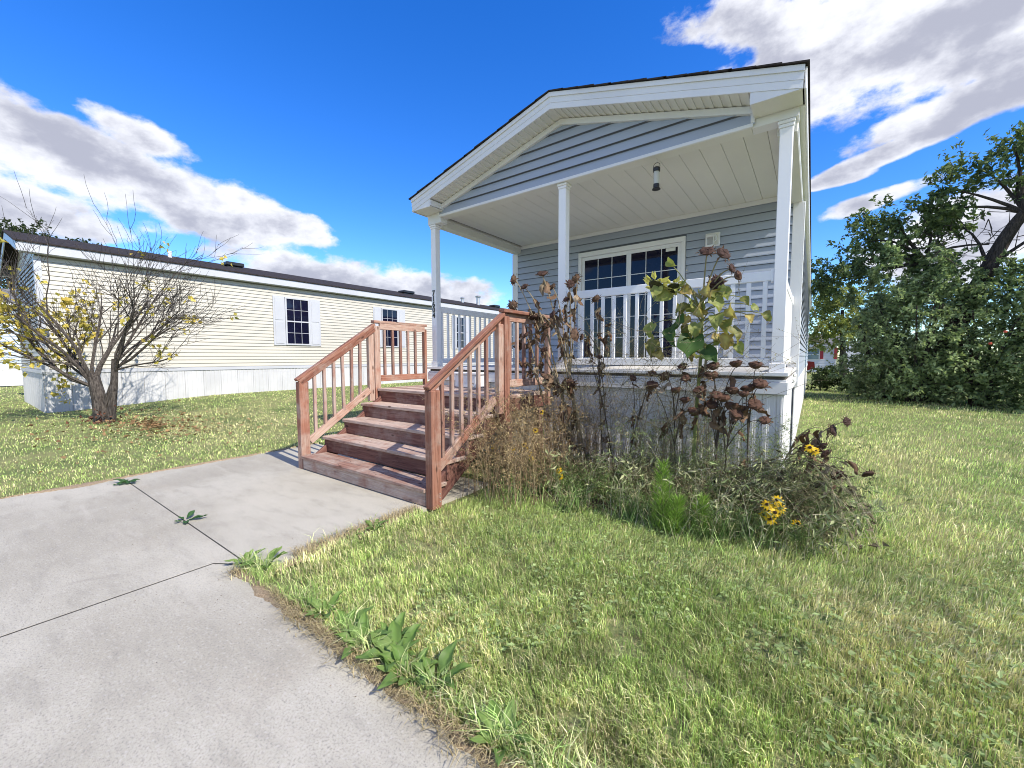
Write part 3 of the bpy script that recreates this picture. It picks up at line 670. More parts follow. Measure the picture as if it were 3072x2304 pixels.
# ------------------------------------------------------------------ neighbour's home
N = thing('mobile_home', 'long cream sided mobile home with white skirting behind the bare tree', 'house', (-16, 9, .2))
NX, NY0, NY1 = -13.8, -3.22, 23.0
box('wall', -18.2, NX - .012, NY0 + .01, NY1, .05, 3.62, LAPSHADEC, N)
nb = 25; hb = (3.58 - 1.06) / nb
for i in range(nb):
    lap_y('siding_board', NY0 + .08, NY1, NX, 1.06 + i * hb, hb, CREAM, N, 1)
    lap_x('siding_board', -18.2, NX - .09, NY0, 1.06 + i * hb, hb, CREAM, N)
MBbox([(NX - .1, NX + .022, NY0 - .025, NY0 - .004, 1.0, 3.58), (NX + .0205, NX + .04, NY0 - .0245, NY0 + .09, 1.0, 3.58)], 'corner_trim', NWHITE, N)
box('skirt_band', NX + .0, NX + .03, NY0 - .02, NY1, .965, 1.055, NWHITE, N); box('skirt_band', -18.2, NX - .002, NY0 - .03, NY0, .965, 1.055, NWHITE, N)
for i in range(61): inst('skirting_panel', skirt_panel(1.02, .43, 0, NSKIRT), N, (NX + .008, NY0 + .215 + i * .43, -.06), (0, 0, math.pi / 2))
for i in range(10): inst('skirting_panel', skirt_panel(1.02, .43, 0, NSKIRT), N, (NX - .22 - i * .43, NY0 - .012, -.06))
# eaves, roof
RZ = 4.44; RXm = -16.0
for s, xe in ((1, -13.62), (-1, -18.38)):
    box('eave_fascia', min(xe, xe + s * .02), max(xe, xe + s * .02), NY0 - .25, NY1 + .25, 3.62, 3.815, NWHITE, N)
    box('eave_soffit', min(xe - s * .001, xe - s * .2), max(xe - s * .001, xe - s * .2), NY0 - .23, NY1 + .2, 3.612, 3.624, NWHITE, N)
    prism('roof_slope', [(xe + s * .05, 3.818), (RXm, RZ), (RXm, RZ + .03), (xe + s * .05, 3.848)], 1, NY0 - .30, NY1 + .3, SHING, N)
    prism('rake_fascia', [(xe, 3.63), (RXm, RZ - .19), (RXm, RZ - .003), (xe, 3.812)], 1, NY0 - .27, NY0 - .25, NWHITE, N)
prism('gable_wall', [(-18.2, 3.6), (-13.81, 3.6), (-16, RZ - .1)], 1, NY0 + .0, NY0 + .03, CREAM, N)
for (a, b, c, d) in ((1.72, 2.10, 2.90, 3.28), (5.44, 5.82, 6.62, 7.0), (9.78, 10.06, 10.70, 10.98), (14.2, 14.5, 15.2, 15.5)):
    fr = window_y(N, NX + .018, b - .005, c + .005, 1.73, 3.29)
    shutter(N, NX + .018, a, b - .012, 1.72, 3.30, NWHITE); shutter(N, NX + .018, c + .012, d, 1.72, 3.30, NWHITE)
def roofz(x): return 3.83 + (RZ - 3.82) * (-13.6 - x) / 2.4
for y0, y1 in ((.98, 1.42), (8.07, 8.62), (14.75, 15.2)):
    v = MBbox([(-15.45, -15.1, y0, y1, roofz(-15.3) - .06, roofz(-15.3) + .02), (-15.5, -15.05, y0 - .04, y1 + .04, roofz(-15.3) + .021, roofz(-15.3) + .14)], 'roof_vent', BLACK, N, .02)
for y, r, hgt, m in ((-.43, .05, .2, WHITE), (12.19, .07, .22, METAL), (13.49, .10, .45, METAL)):
    z = roofz(-15.3); 
    lathe('roof_pipe', [(r, z - .08), (r, z + hgt)] + ([(r * 1.6, z + hgt), (r * 1.7, z + hgt + .05), (r * .6, z + hgt + .09), (.001, z + hgt + .1)] if m is METAL else [(r * .8, z + hgt)]), -15.3, y, m, N, 14)

# ------------------------------------------------------------------ the home beyond it and the one at the back
N2 = thing('mobile_home', 'pale blue mobile home with white skirting far behind at left edge', 'house', (-30, -4, .2))
box('wall', -32.2, -28.012, -16, 9, .1, 3.6, PALEB, N2)
for i in range(22): lap_y('siding_board', -16, 9, -28, 1.0 + i * .115, .115, PALEB, N2, 1)
for i in range(50): inst('skirting_panel', skirt_panel(.86, .5, 0), N2, (-27.985, -15.75 + i * .5, .12), (0, 0, math.pi / 2))
box('skirt_band', -28, -27.97, -16, 9, .95, 1.02, WHITE, N2)
for s, xe in ((1, -27.8), (-1, -32.4)):
    box('eave_fascia', min(xe, xe + s * .02), max(xe, xe + s * .02), -16.2, 9.2, 3.54, 3.72, WHITE, N2)
    prism('roof_slope', [(xe + s * .05, 3.725), (-30.1, 4.5), (-30.1, 4.53), (xe + s * .05, 3.755)], 1, -16.3, 9.3, SHINGG, N2)
fr = window_y(N2, -27.982, -4.4, -3.5, 1.7, 3.1)
Q = thing('mobile_home', 'distant grey white house with red shutters seen past the porch corner', 'house', (1.5, 40, 0))
box('wall', -6, 1.75, 38.0, 44, 0, 2.24, GREYW, Q)
for i in range(14): lap_x('siding_board', -6, 1.68, 37.99, .35 + i * .133, .133, GREYW, Q)
box('corner_trim', 1.68, 1.77, 37.95, 37.99, .1, 2.22, WHITE, Q); box('eave_fascia', -.2, 2.02, 37.62, 37.66, 2.13, 2.24, WHITE, Q)
prism('roof_slope', [(37.6, 2.245), (41, 3.25), (41, 3.29), (37.6, 2.285)], 0, -6.2, 2.05, SHINGG, Q); prism('roof_slope', [(44.4, 2.245), (41, 3.25), (41, 3.29), (44.4, 2.285)], 0, -6.2, 2.05, SHINGG, Q)
prism('front_gable', [(-2.6, 2.0), (.92, 2.1), (-.9, 2.85)], 1, 37.55, 39.5, GREYW, Q)
prism('rake_fascia', [(.98, 2.10), (-.9, 2.80), (-.9, 2.95), (.98, 2.24)], 1, 37.48, 37.54, WHITE, Q); prism('roof_slope', [(1.02, 2.245), (-.9, 2.955), (-.9, 3.0), (1.02, 2.285)], 1, 37.45, 40, SHINGG, Q)
wq = MBbox([(-.9, .70, 37.93, 37.965, 1.05, 2.02)], 'window', WHITE, Q); box('pane', -.84, .62, 37.915, 37.928, 1.5, 1.94, LGLASS and plain('sky_window', (.20, .28, .38), (.16, .23, .32), .08, 2, 5, 0), wq, .001); box('pane', -.84, .62, 37.9155, 37.9285, 1.1, 1.44, plain('sky_window_low', (.22, .30, .33), (.18, .25, .30), .08, 2, 5, 0), wq, .001)
for a in (.70, 1.62): box('shutter', a, a + .22, 37.91, 37.95, 1.1, 2.03, RED, Q)
box('wall', 2.3, 6, 40.5, 46, 0, 2.6, GREYW, Q)
# red car parked in front of it
def car(loc):
    K = thing('parked_car', 'red parked car half hidden behind the porch corner', 'car', loc)
    x, y, z = loc; CR = plain('car_red_paint', (.17, .015, .02), (.15, .013, .016), .2, 2, 5, 0)
    side = [(-2.1, .45), (-2.05, .75), (-1.2, .92), (-.55, 1.38), (.75, 1.42), (1.5, .98), (2.1, .92), (2.15, .45), (1.75, .3), (-1.7, .3)]
    prism('body', [(x + a, z + b) for a, b in side], 1, y - .85, y + .85, CR, K)
    prism('windshield', [(x - 1.12, z + .95), (x - .56, z + 1.345), (x - .50, z + 1.335), (x - 1.02, z + .95)], 1, y - .74, y + .74, GLASS, K).location.x -= .03
    for s in (-1, 1):
        prism('side_window', [(x - .95, z + .96), (x - .48, z + 1.31), (x + .68, z + 1.34), (x + 1.2, z + 1.0)], 1, y + s * .856 - .004, y + s * .856 + .004, GLASS, K)
        for wx in (-1.35, 1.35):
            mb = MB(); mb.tube([(x + wx, y + s * .70, z + .32), (x + wx, y + s * .90, z + .32), (x + wx, y + s * .905, z + .32)], [.32, .32, .2], 18); wl = mb.build('wheel', BLACK, K)
        box('headlight', x - 2.11, x - 2.06, y + s * .6 - .15, y + s * .6 + .15, z + .62, z + .74, LGLASS, K, .01)
car((0.95 - 2.72, 33.5, 0))

# ------------------------------------------------------------------ grass
CX, CY = .179, -4.468
def in_lawn(x, y):
    n = .05 * (vnoise(x, y, .12, 21) - .5) + .10 * (vnoise(x, y, .5, 22) - .5)
    bed_e = -1.42 + .25 * vnoise(x, x * 0, .5, 8) + .75 * sstep((x + .45) / 1.0)
    r = (x > -2.50 + n) & (y > -3.47 + n) & ~((x < .05) & (y > -.02)) & ~((x < .6) & (y > bed_e + .08) & (y < .05)) & ~((x < -2.38) & (y > -2.15)) & ~((x < 6.5) & (y < -3.5) & (x > .0) & (y < -3.5))
    l = (x < -5.90 + n) & ~((x > -18.3) & (x < -13.76) & (y > -3.25)) & ~((x < -27.9)) & ~((x > -21.1) & (x < -15.1) & (y > -5.3) & (y < -4.2))
    m_ = (x >= -5.93) & (x < -4.72) & (y > -1.19 + n)
    return r | l | m_
def lawn_colour(x, y, k):
    n = len(x); pt = vnoise(x, y, 1.4, 31) * .6 + vnoise(x, y, .35, 32) * .4
    dryness = .18 + .46 * sstep((pt - .45) / .4)
    dryness += .50 * np.exp(-(((x - 1.0) / .55) ** 2 + ((y - .6) / 2.4) ** 2)) + .40 * np.exp(-(((x - .7) / .6) ** 2 + ((y + 1.9) / .5) ** 2))
    dryness += .62 * np.exp(-(((x + 9.0) / 2.6) ** 2 + ((y + 1.6) / 1.3) ** 2))
    u = rng.random(n); c = np.empty((n, 3)); g = rng.random((n, 1))
    c[:] = np.array([.21, .31, .085]) * (1 - g) + np.array([.48, .57, .24]) * g
    ye = u < dryness; gy_ = rng.random((n, 1)); c[ye] = (np.array([.50, .52, .22]) * (1 - gy_) + np.array([.62, .56, .34]) * gy_)[ye]
    st = u < dryness * .35; c[st] = np.array([.68, .60, .42]) * (.7 + .5 * rng.random((st.sum(), 1)))
    return np.array([1.36, 1.37, 1.30]) * c * (.50 + .95 * rng.random((n, 1)) ** 1.3) * ((.88 + .3 * vnoise(x, y, .6, 33)) * (.72 + .56 * vnoise(x, y, .09, 34)))[:, None]
def blades(x, y, z, h, wd, lean, col, az=None):
    n = len(x); a = rng.random(n) * 2 * np.pi if az is None else az; la = rng.random(n) * 2 * np.pi if az is None else az
    s = np.stack([np.cos(a + 1.57), np.sin(a + 1.57), np.zeros(n)], 1) * wd[:, None] * .5; l = np.stack([np.cos(la), np.sin(la), np.zeros(n)], 1)
    b = np.stack([x, y, z], 1); up = np.array([0, 0, 1.0])
    mid = b + up * (h * .60)[:, None] + l * (h * lean * .30)[:, None]; tip = b + up * (h * np.sqrt(np.clip(1 - .55 * lean ** 2, .12, 1)))[:, None] + l * (h * lean)[:, None]
    V = np.stack([b - s, b + s, mid + s * .8, mid - s * .8, tip], 1).reshape(-1, 3); i = np.arange(n)[:, None] * 5
    C = np.stack([col] * 5, 1).reshape(-1, 3)
    return V, [i + np.array([[0, 1, 2, 3]]), i + np.array([[3, 2, 4]])], C
def polar(n, r0, r1, p, a0, a1):
    u = rng.random(n); q = 2 - p; r = (r0 ** q + u * (r1 ** q - r0 ** q)) ** (1 / q); a = rad(a0) + rng.random(n) * rad(a1 - a0)
    return CX - r * np.sin(a), CY + r * np.cos(a), r
gm = MB()
for n, r0, r1, p in ((240000, 1.15, 4.2, 1.35), (360000, 4.2, 45, 1.85)):
    x, y, r = polar(n, r0, r1, p, -32, 108); k = in_lawn(x, y) & ~((vnoise(x, y, .16, 95) > .80) & (rng.random(n) < .8)); x, y, r = x[k], y[k], r[k]
    h = (.014 + .020 * rng.random(len(x))) * (.55 + .75 * vnoise(x, y, .07, 42) + .35 * vnoise(x, y, .5, 41)); h = np.where(x < -5, h * 1.05, h)
    edge = np.maximum(np.exp(-np.clip(x + 2.50, 0, 9) / .10) * (y < -2.1) * (x > -3), np.exp(-np.clip(y + 3.47, 0, 9) / .10) * (x > -2.6))
    edge = np.maximum(edge, np.exp(-np.clip(-5.9 - x, 0, 9) / .12)); h *= 1 + .9 * edge
    wd = .0034 * np.maximum(1, (r / 3.2) ** .78)
    lc = lawn_colour(x, y, 0); ed = edge > .45
    for msk, az in ((~ed, None), (ed & (y > -2.0) | ed & (x < -3), 0), (ed & (y <= -2.0) & (x > -2.38), 1), (ed & (y <= -2.0) & (x <= -2.38) & (x > -3), 2)):
        if msk.sum() == 0: continue
        a_ = None if az is None else rng.normal((0.0, -math.pi / 2, math.pi)[az], .9, msk.sum())
        V, F, C = blades(x[msk], y[msk], gz(x[msk], y[msk]) - .016, h[msk], wd[msk], .15 + .65 * rng.random(msk.sum()), lc[msk], a_); gm.add(V, F, C)
o = gm.build('lawn_grass', GRASSM); tag(o, 'mown green and straw coloured lawn grass on both sides', kind='stuff')
# unmown tufts at the slab edges and round the bed
gm = MB(); n = 5200; u = rng.random(n)
x = np.where(u < .5, rng.uniform(-2.7, 1.2, n), np.where(u < .72, rng.normal(-2.52, .05, n), rng.uniform(-2.35, .75, n)))
y = np.where(u < .5, -3.46 + np.abs(rng.normal(0, .06, n)), np.where(u < .72, rng.uniform(-3.42, -2.2, n), 0))
be = -1.42 + .25 * vnoise(x, x * 0, .5, 8) + .75 * sstep((x + .45) / 1.0); y = np.where(u >= .72, be + rng.normal(.06, .16, n), y)
keep = (vnoise(x, y, .25, 51) > .40); x, y, u = x[keep], y[keep], u[keep]; n = len(x)
h = np.where(u < .72, .06 + .10 * rng.random(n), .10 + .22 * rng.random(n))
V, F, C = blades(x, y, gz(x, y) - .02, h, .0032 + .0015 * rng.random(n), .5 + .6 * rng.random(n), lawn_colour(x, y, 0) * np.array([.85, .95, .85])); gm.add(V, F, C)
o = gm.build('tall_grass', GRASSM); tag(o, 'long unmown grass along slab edges and flower bed', kind='stuff')
# clover and plantain leaves in the lawn
x, y, r = polar(10000, 1.2, 6.5, 1.3, -32, 50); k = in_lawn(x, y) & (vnoise(x, y, .45, 61) > .42); x, y = x[k], y[k]; n = len(x)
P = np.stack([x, y, .005 + .03 * rng.random(n)], 1); Dr = unit(np.stack([rng.normal(size=n), rng.normal(size=n), .25 * rng.random(n)], 1)); Nn = unit(np.stack([.35 * rng.normal(size=n), .35 * rng.normal(size=n), np.ones(n)], 1))
V, F = leaves_np(P, Dr, Nn, .016 + .022 * rng.random(n), .012 + .012 * rng.random(n), .1)
C = np.repeat(np.array([.25, .34, .14]) * (.6 + .8 * rng.random((n, 1))) + np.array([.10, .10, .05]) * rng.random((n, 1)), 4, 0)
gm = MB(); gm.add(V, F, C); o = gm.build('clover', LEAF); tag(o, 'clover and small broad weeds scattered through the lawn', kind='stuff')
# fallen leaves round the bare tree
n = 600; a = rng.random(n) * 6.28; rr = np.abs(rng.normal(0, 1.0, n)); x = -10.2 + 1.5 * rr * np.cos(a) + rng.random(n); y = -2.3 + .75 * rr * np.sin(a); k = in_lawn(x, y); x, y = x[k], y[k]; n = len(x)
P = np.stack([x, y, gz(x, y) + .01 + .05 * rng.random(n)], 1); Dr = unit(rng.normal(size=(n, 3)) * np.array([1, 1, .3])); Nn = unit(rng.normal(size=(n, 3)) * .4 + np.array([0, 0, 1.]))
V, F = leaves_np(P, Dr, Nn, .05 + .04 * rng.random(n), .035 + .03 * rng.random(n), .2)
C = np.repeat(np.array([.20, .12, .06]) * (.5 + rng.random((n, 1))) + np.array([.10, .08, .04]) * rng.random((n, 1)), 4, 0)
gm = MB(); gm.add(V, F, C); o = gm.build('fallen_leaves', DRY); tag(o, 'brown fallen leaves scattered under the bare tree', kind='stuff')

# ------------------------------------------------------------------ trees
def grow(mb, tips, p, d, L, r, depth, kids, spread, upb, seg=4, k=6, ratio=.68, wob=.12):
    P = [np.array(p, float)]; d = unit(d)
    for i in range(seg):
        d = unit(d + rng.normal(0, wob, 3) + np.array([0, 0, upb])); P.append(P[-1] + d * L / seg)
    rr = np.linspace(r, r * .55, seg + 1); mb.tube(P, rr, max(3, k), cap=False)
    if depth == 0: tips.append((P, d)); return
    for j in range(kids):
        t = .30 + .70 * (j + rng.random()) / kids; i = min(int(t * seg), seg - 1); f = t * seg - i
        q = P[i] * (1 - f) + P[i + 1] * f
        ax = unit(np.cross(d, rng.normal(size=3))); nd = unit(d * math.cos(spread) + ax * math.sin(spread) * (.6 + .6 * rng.random()))
        grow(mb, tips, q, nd, L * ratio * (.7 + .5 * rng.random()), max(r * (1 - .5 * t) * .55, .0042), depth - 1, kids, spread, upb, seg, k - 1, ratio, wob)
    tips.append((P, d))
TB = thing('bare_tree', 'nearly bare small tree with a few yellow leaves before cream home', 'tree', (-11.07, -2.74, .03))
mb = MB(); tips = []; base = np.array([-11.07, -2.74, .0])
rt = np.array([.808, .589, 0])      # sideways across the view, so that the two stems show apart
mb.tube([base + (0, 0, -.1), base + (0, 0, .12), base - rt * .03 + (0, 0, .5), base - rt * .12 + (0, 0, .95)], [.17, .13, .115, .095], 9)
mb.tube([base + rt * .14 + (0, 0, -.1), base + rt * .20 + (0, 0, .3), base + rt * .28 + (0, 0, .85), base + rt * .32 + (0, 0, 1.3)], [.085, .07, .06, .05], 8)
mb.tube([base + rt * .02 + (0, 0, .25), base + rt * .16 + (0, 0, .6), base + rt * .26 + (0, 0, .85)], [.05, .045, .04], 7)
for i, (s, f, u, L, r) in enumerate([(-.95, .1, .45, 1.7, .05), (-.9, -.3, .5, 1.8, .05), (-.8, .2, .75, 2.0, .05), (-.55, -.2, .95, 2.0, .055), (-.45, .3, 1.1, 2.1, .05), (-.2, -.2, 1.2, 2.0, .055), (.0, .3, 1.2, 2.0, .05), (-.7, -.5, .6, 1.7, .045), (-.3, .5, .8, 1.7, .04), (-1.0, .3, .30, 1.5, .04)]):
    grow(mb, tips, base - rt * (.12 - .02 * rng.random()) + np.array([0, 0, .70 + .25 * rng.random()]), rt * s * 1.0 + np.array([-.589, .808, 0]) * f + np.array([0, 0, u]), L * .84, r * .68, 3, 4, .55, .05, 4, 6, .67)
for i, (s, f, u, L, r) in enumerate([(.75, .1, .45, 1.6, .04), (.55, -.3, .8, 1.7, .04), (.35, .2, 1.1, 1.9, .045), (.1, -.2, 1.2, 1.9, .045), (.8, .3, .7, 1.5, .035), (.9, -.1, .25, 1.4, .03), (.45, .5, .9, 1.5, .035)]):
    grow(mb, tips, base + rt * .31 + np.array([0, 0, .95 + .35 * rng.random()]), rt * s + np.array([-.589, .808, 0]) * f + np.array([0, 0, u]), L * .84, r * .68, 3, 4, .55, .05, 4, 6, .67)
mb.build('trunk', BARK, TB)
tp = np.array([P[-1] for P, d in tips] + [P[len(P) // 2] for P, d in tips]); td = np.array([d for P, d in tips] * 2)
side = (tp - base) @ rt
wgt = np.where(side < -.7, 1.0, np.where(side < -.15, .45, .10)) * np.exp(-np.clip(tp[:, 2] - 1.9, 0, 9) / .55); wgt += .7 * np.exp(-(((side + .1) / .3) ** 2 + ((tp[:, 2] - 1.2) / .35) ** 2))
k = rng.random(len(tp)) < wgt * .30; tp, td = tp[k], td[k]
rep = 5; P = np.repeat(tp, rep, 0) + rng.normal(0, .05, (len(tp) * rep, 3)); n = len(P)
V, F = leaves_np(P, unit(rng.normal(size=(n, 3)) - np.array([0, 0, .5])), rng.normal(size=(n, 3)), .07 + .05 * rng.random(n), .06 + .04 * rng.random(n), .15)
C = np.repeat(np.array([.66, .50, .10]) * (.6 + .6 * rng.random((n, 1))) + np.array([-.10, .0, .02]) * rng.random((n, 1)), 4, 0)
lm = MB(); lm.add(V, F, C); lm.build('leaf_cluster', LEAF, TB)['kind'] = 'stuff'
lm = MB(); n = 60; P = base + np.array([.15, -.05, .05]) + rng.normal(0, .14, (n, 3)) * np.array([1, 1, .9]); P[:, 2] = .05 + np.abs(P[:, 2] - .05)
V, F = leaves_np(P, rng.normal(size=(n, 3)), rng.normal(size=(n, 3)), .05 + .04 * rng.random(n), .04 + .03 * rng.random(n)); lm.add(V, F, np.repeat(np.array([.13, .055, .035]) * (.5 + rng.random((n, 1))), 4, 0)); lm.build('root_suckers', DRY, TB)['kind'] = 'stuff'

def crown_leaves(cl, nleaf, size, cols, name, parent, droop=.25):
    """cl: (centre, radii) lumps; leaves sit on many short twigs inside each lump"""
    lm = MB(); tw = MB(); per = nleaf // sum(1 for _ in cl)
    for c, rr in cl:
        c = np.array(c); rr = np.array(rr); nt = max(6, per // 30); m_ = per // nt
        dirs = unit(rng.normal(size=(nt, 3))); rad_ = rng.random(nt) ** .45
        ends = c + dirs * rr * rad_[:, None] * (1 + .25 * rng.normal(size=(nt, 1)))
        td = unit(dirs * .6 + rng.normal(size=(nt, 3)) * .5 + np.array([0, 0, .15])); tl = rr.mean() * (.30 + .35 * rng.random(nt))
        for e, d, l in zip(ends[::2], td[::2], tl[::2]): tw.tube([e - d * l * .7, e, e + d * l * .6], [.010, .007, .003], 3, cap=False)
        t = rng.uniform(-.6, .8, (nt, m_)); P = (ends[:, None] + td[:, None] * (tl[:, None] * t)[..., None]).reshape(-1, 3) + rng.normal(0, .05 * rr.mean(), (nt * m_, 3))
        n = len(P); L = size * (.45 + 1.1 * rng.random(n) ** 1.5)
        V, F = leaves_np(P, unit(rng.normal(size=(n, 3)) + np.repeat(td, m_, 0) * .6 - np.array([0, 0, droop])), unit(rng.normal(size=(n, 3)) + np.array([0, 0, .7])), L, L * (.42 + .2 * rng.random(n)), .2)
        g = rng.random((n, 1)); tint = np.repeat(.75 + .5 * rng.random((nt, 1)), m_, 0); C = (np.array(cols[0]) * (1 - g) + np.array(cols[1]) * g) * tint; lm.add(V, F, np.repeat(C, 4, 0))
    lm.build(name, LEAF, parent); return tw
AT = thing('apple_tree', 'tall dark leaved apple tree with leaning trunk above the shrubs at right', 'tree', (3.2, 12.5, 0))
acl = [(c, (r, r, r * .72)) for c, r in [((.8, 12.5, 4.15), .75), ((1.4, 12.6, 4.85), .85), ((2.1, 12.3, 5.3), .85), ((2.8, 12.5, 4.95), .7), ((2.0, 12.6, 4.3), .8), ((3.1, 12.2, 5.95), .65), ((3.7, 12.3, 6.35), .8), ((4.2, 12.1, 6.75), .8), ((4.4, 12.4, 6.0), .7), ((.5, 12.4, 3.7), .55), ((2.7, 12.5, 3.75), .6), ((1.2, 12.2, 3.85), .7), ((2.95, 12.3, 5.4), .5), ((1.5, 12.7, 5.45), .6), ((5.0, 12.0, 6.5), .9), ((5.1, 12.1, 5.4), .8), ((6.0, 11.8, 6.0), .9), ((5.8, 12.0, 4.7), .8), ((3.4, 13.2, 5.2), .5), ((1.9, 13.4, 4.6), .8)]]
tw = crown_leaves(acl, 17000, .12, ((.065, .105, .038), (.22, .285, .115)), 'crown', AT)
tr = MB(); f0 = np.array([3.45, 12.3, 2.2]); f1 = np.array([3.9, 12.15, 3.6]); f2 = np.array([4.45, 12.0, 5.0])
tr.tube(bez((3.0, 12.5, -.1), (3.2, 12.4, 1.2), f0, 6), np.linspace(.26, .21, 6), 9); tr.tube(bez(f0, (3.65, 12.2, 3.0), f1, 4), [.21, .20, .19, .18], 9); tr.tube(bez(f1, (4.15, 12.1, 4.5), f2, 5), np.linspace(.18, .12, 5), 8)
tr.tube(bez(f0, (2.7, 12.3, 3.2), (2.75, 12.4, 4.0), 6), np.linspace(.12, .06, 6), 7); tr.tube(bez((2.75, 12.4, 4.0), (2.9, 12.3, 4.5), (3.9, 12.1, 4.3), 6), np.linspace(.05, .02, 6), 6)
for c, rr in acl:
    c = np.array(c); s0 = f2 if c[2] > 5.3 and c[0] > 2.9 else (np.array([2.75, 12.4, 4.0]) if c[0] < 3 else f1); mid = (s0 + c) / 2 + np.array([0, 0, .35]) + rng.normal(0, .12, 3)
    tr.tube(bez(s0, mid, c, 6), np.linspace(.05, .015, 6), 5)
for i in range(70):
    s0 = np.array([rng.uniform(2.6, 5.0), 12.2 + rng.normal(0, .3), rng.uniform(3.9, 5.2)]); d = unit(rng.normal(size=3) * np.array([1, .4, .6])); tr.tube([s0, s0 + d * .3 + rng.normal(0, .04, 3), s0 + d * .65 + rng.normal(0, .08, 3)], [.012, .009, .004], 4, cap=False)
tw.build('twigs', BARKD, AT)['kind'] = 'stuff'
tr.build('trunk', BARKD, AT)
APM = plain('apple_red', (.42, .03, .03), (.5, .12, .06), .35, 10, 20, 0)
for p in ((3.63, 10.32, 1.62), (3.84, 10.26, 1.89)): lathe('apple', [(.008, p[2] - .032), (.024, p[2] - .028), (.033, p[2] - .005), (.030, p[2] + .016), (.016, p[2] + .026), (.005, p[2] + .02)], p[0], p[1], APM, AT, 12)
SHR = [((2.0, 12.9), .95, 3.1, 'grey green shrub with pale trunk base nearest the far house', ((.08, .11, .055), (.27, .31, .18))),
       ((2.65, 12.1), 1.25, 3.6, 'tall bushy shrub in the middle below the apple tree', ((.075, .11, .05), (.26, .32, .16))),
       ((3.85, 11.8), 1.3, 3.3, 'broad dark shrub holding the two red apples', ((.06, .095, .04), (.22, .27, .13))),
       ((5.1, 11.5), 1.4, 3.4, 'dark shrub at the right edge of the picture', ((.055, .09, .035), (.20, .25, .11))),
       ((6.8, 11.0), 1.5, 3.2, 'leafy shrub closing the hedge beyond the right edge', ((.055, .09, .035), (.20, .25, .11)))]
for (sx, sy), r, hh, lab, cols in SHR:
    Bs = thing('shrub', lab, 'shrub', (sx, sy, 0), 'shrubs along the lawn at right')
    cl = [((sx + r * .75 * math.cos(a) * q, sy + r * .75 * math.sin(a) * q, z), (r * .60, r * .60, r * .45)) for z, q in ((.45, .9), (1.05, 1.05), (hh * .55, 1.0), (hh * .76, .7), (hh * .90, .30)) for a in (np.arange(5) * 1.257 + rng.random() * 3)]
    cl += [((sx + rng.normal(0, r * .55), sy + rng.normal(0, r * .4), hh * (.95 + .22 * rng.random())), (r * .16, r * .16, r * .34)) for _ in range(7)]
    cl += [((sx + r * .5 * math.cos(a), sy + r * .5 * math.sin(a), z), (r * .7, r * .7, .5)) for a in (0.4, 2.5, 4.6) for z in (.35, .95, 1.5)]
    tw = crown_leaves(cl, 19000, .098, tuple(tuple(q * 1.65 for q in c) for c in cols), 'crown', Bs); mb = MB()
    for i in range(9):
        a = rng.random() * 6.28; mb.tube(bez((sx + .15 * math.cos(a), sy + .15 * math.sin(a), -.05), (sx + .3 * math.cos(a), sy + .3 * math.sin(a), hh * .4), (sx + r * .7 * math.cos(a), sy + r * .7 * math.sin(a), hh * .75), 6), np.linspace(.05, .015, 6), 6)
    tw.build('twigs', BARKD, Bs)['kind'] = 'stuff'; mb.build('trunk', BARKD, Bs)
    if sx < 2:
        m2 = MB(); m2.tube(bez((.72, 12.1, -.05), (.76, 12.1, .8), (1.05, 12.2, 1.9), 7), np.linspace(.17, .10, 7), 9); m2.build('leaning_stem', BARK, Bs)
LS = thing('low_shrub', 'low dark leafy shrub at the far foot of the porch home', 'shrub', (.62, 15.8, 0))
tw = crown_leaves([((.45, 15.8, .35), (.4, .5, .35)), ((.75, 15.6, .45), (.4, .5, .4)), ((.6, 16.2, .7), (.4, .4, .35)), ((1.15, 15.5, .35), (.4, .4, .3)), ((1.5, 14.8, .35), (.4, .5, .35))], 4200, .10, ((.02, .04, .015), (.08, .12, .04)), 'crown', LS); tw.build('stem', BARKD, LS)['kind'] = 'stuff'
PT = thing('pale_tree', 'yellow green tree behind the shrubs beside the porch corner', 'tree', (1.6, 24, 0))
tw = crown_leaves([((x, y, z), (1.0, 1.0, .75)) for x, y, z in ((.6, 24, 3.9), (1.3, 24, 4.3), (2.2, 24, 4.2), (.7, 23.6, 2.9), (1.6, 23.8, 3.2), (2.6, 24, 3.1), (1.0, 24.3, 4.7), (1.9, 23.5, 2.4), (3.2, 24, 3.8), (.5, 24.4, 2.2))], 9000, .17, ((.14, .18, .05), (.40, .43, .14)), 'crown', PT)
tw.build('twigs', BARK, PT)['kind'] = 'stuff'; tw = MB(); tw.tube(bez((1.6, 24, -.1), (1.5, 24, 1.5), (1.4, 24, 3.8), 6), np.linspace(.2, .08, 6), 8); tw.build('trunk', BARK, PT)
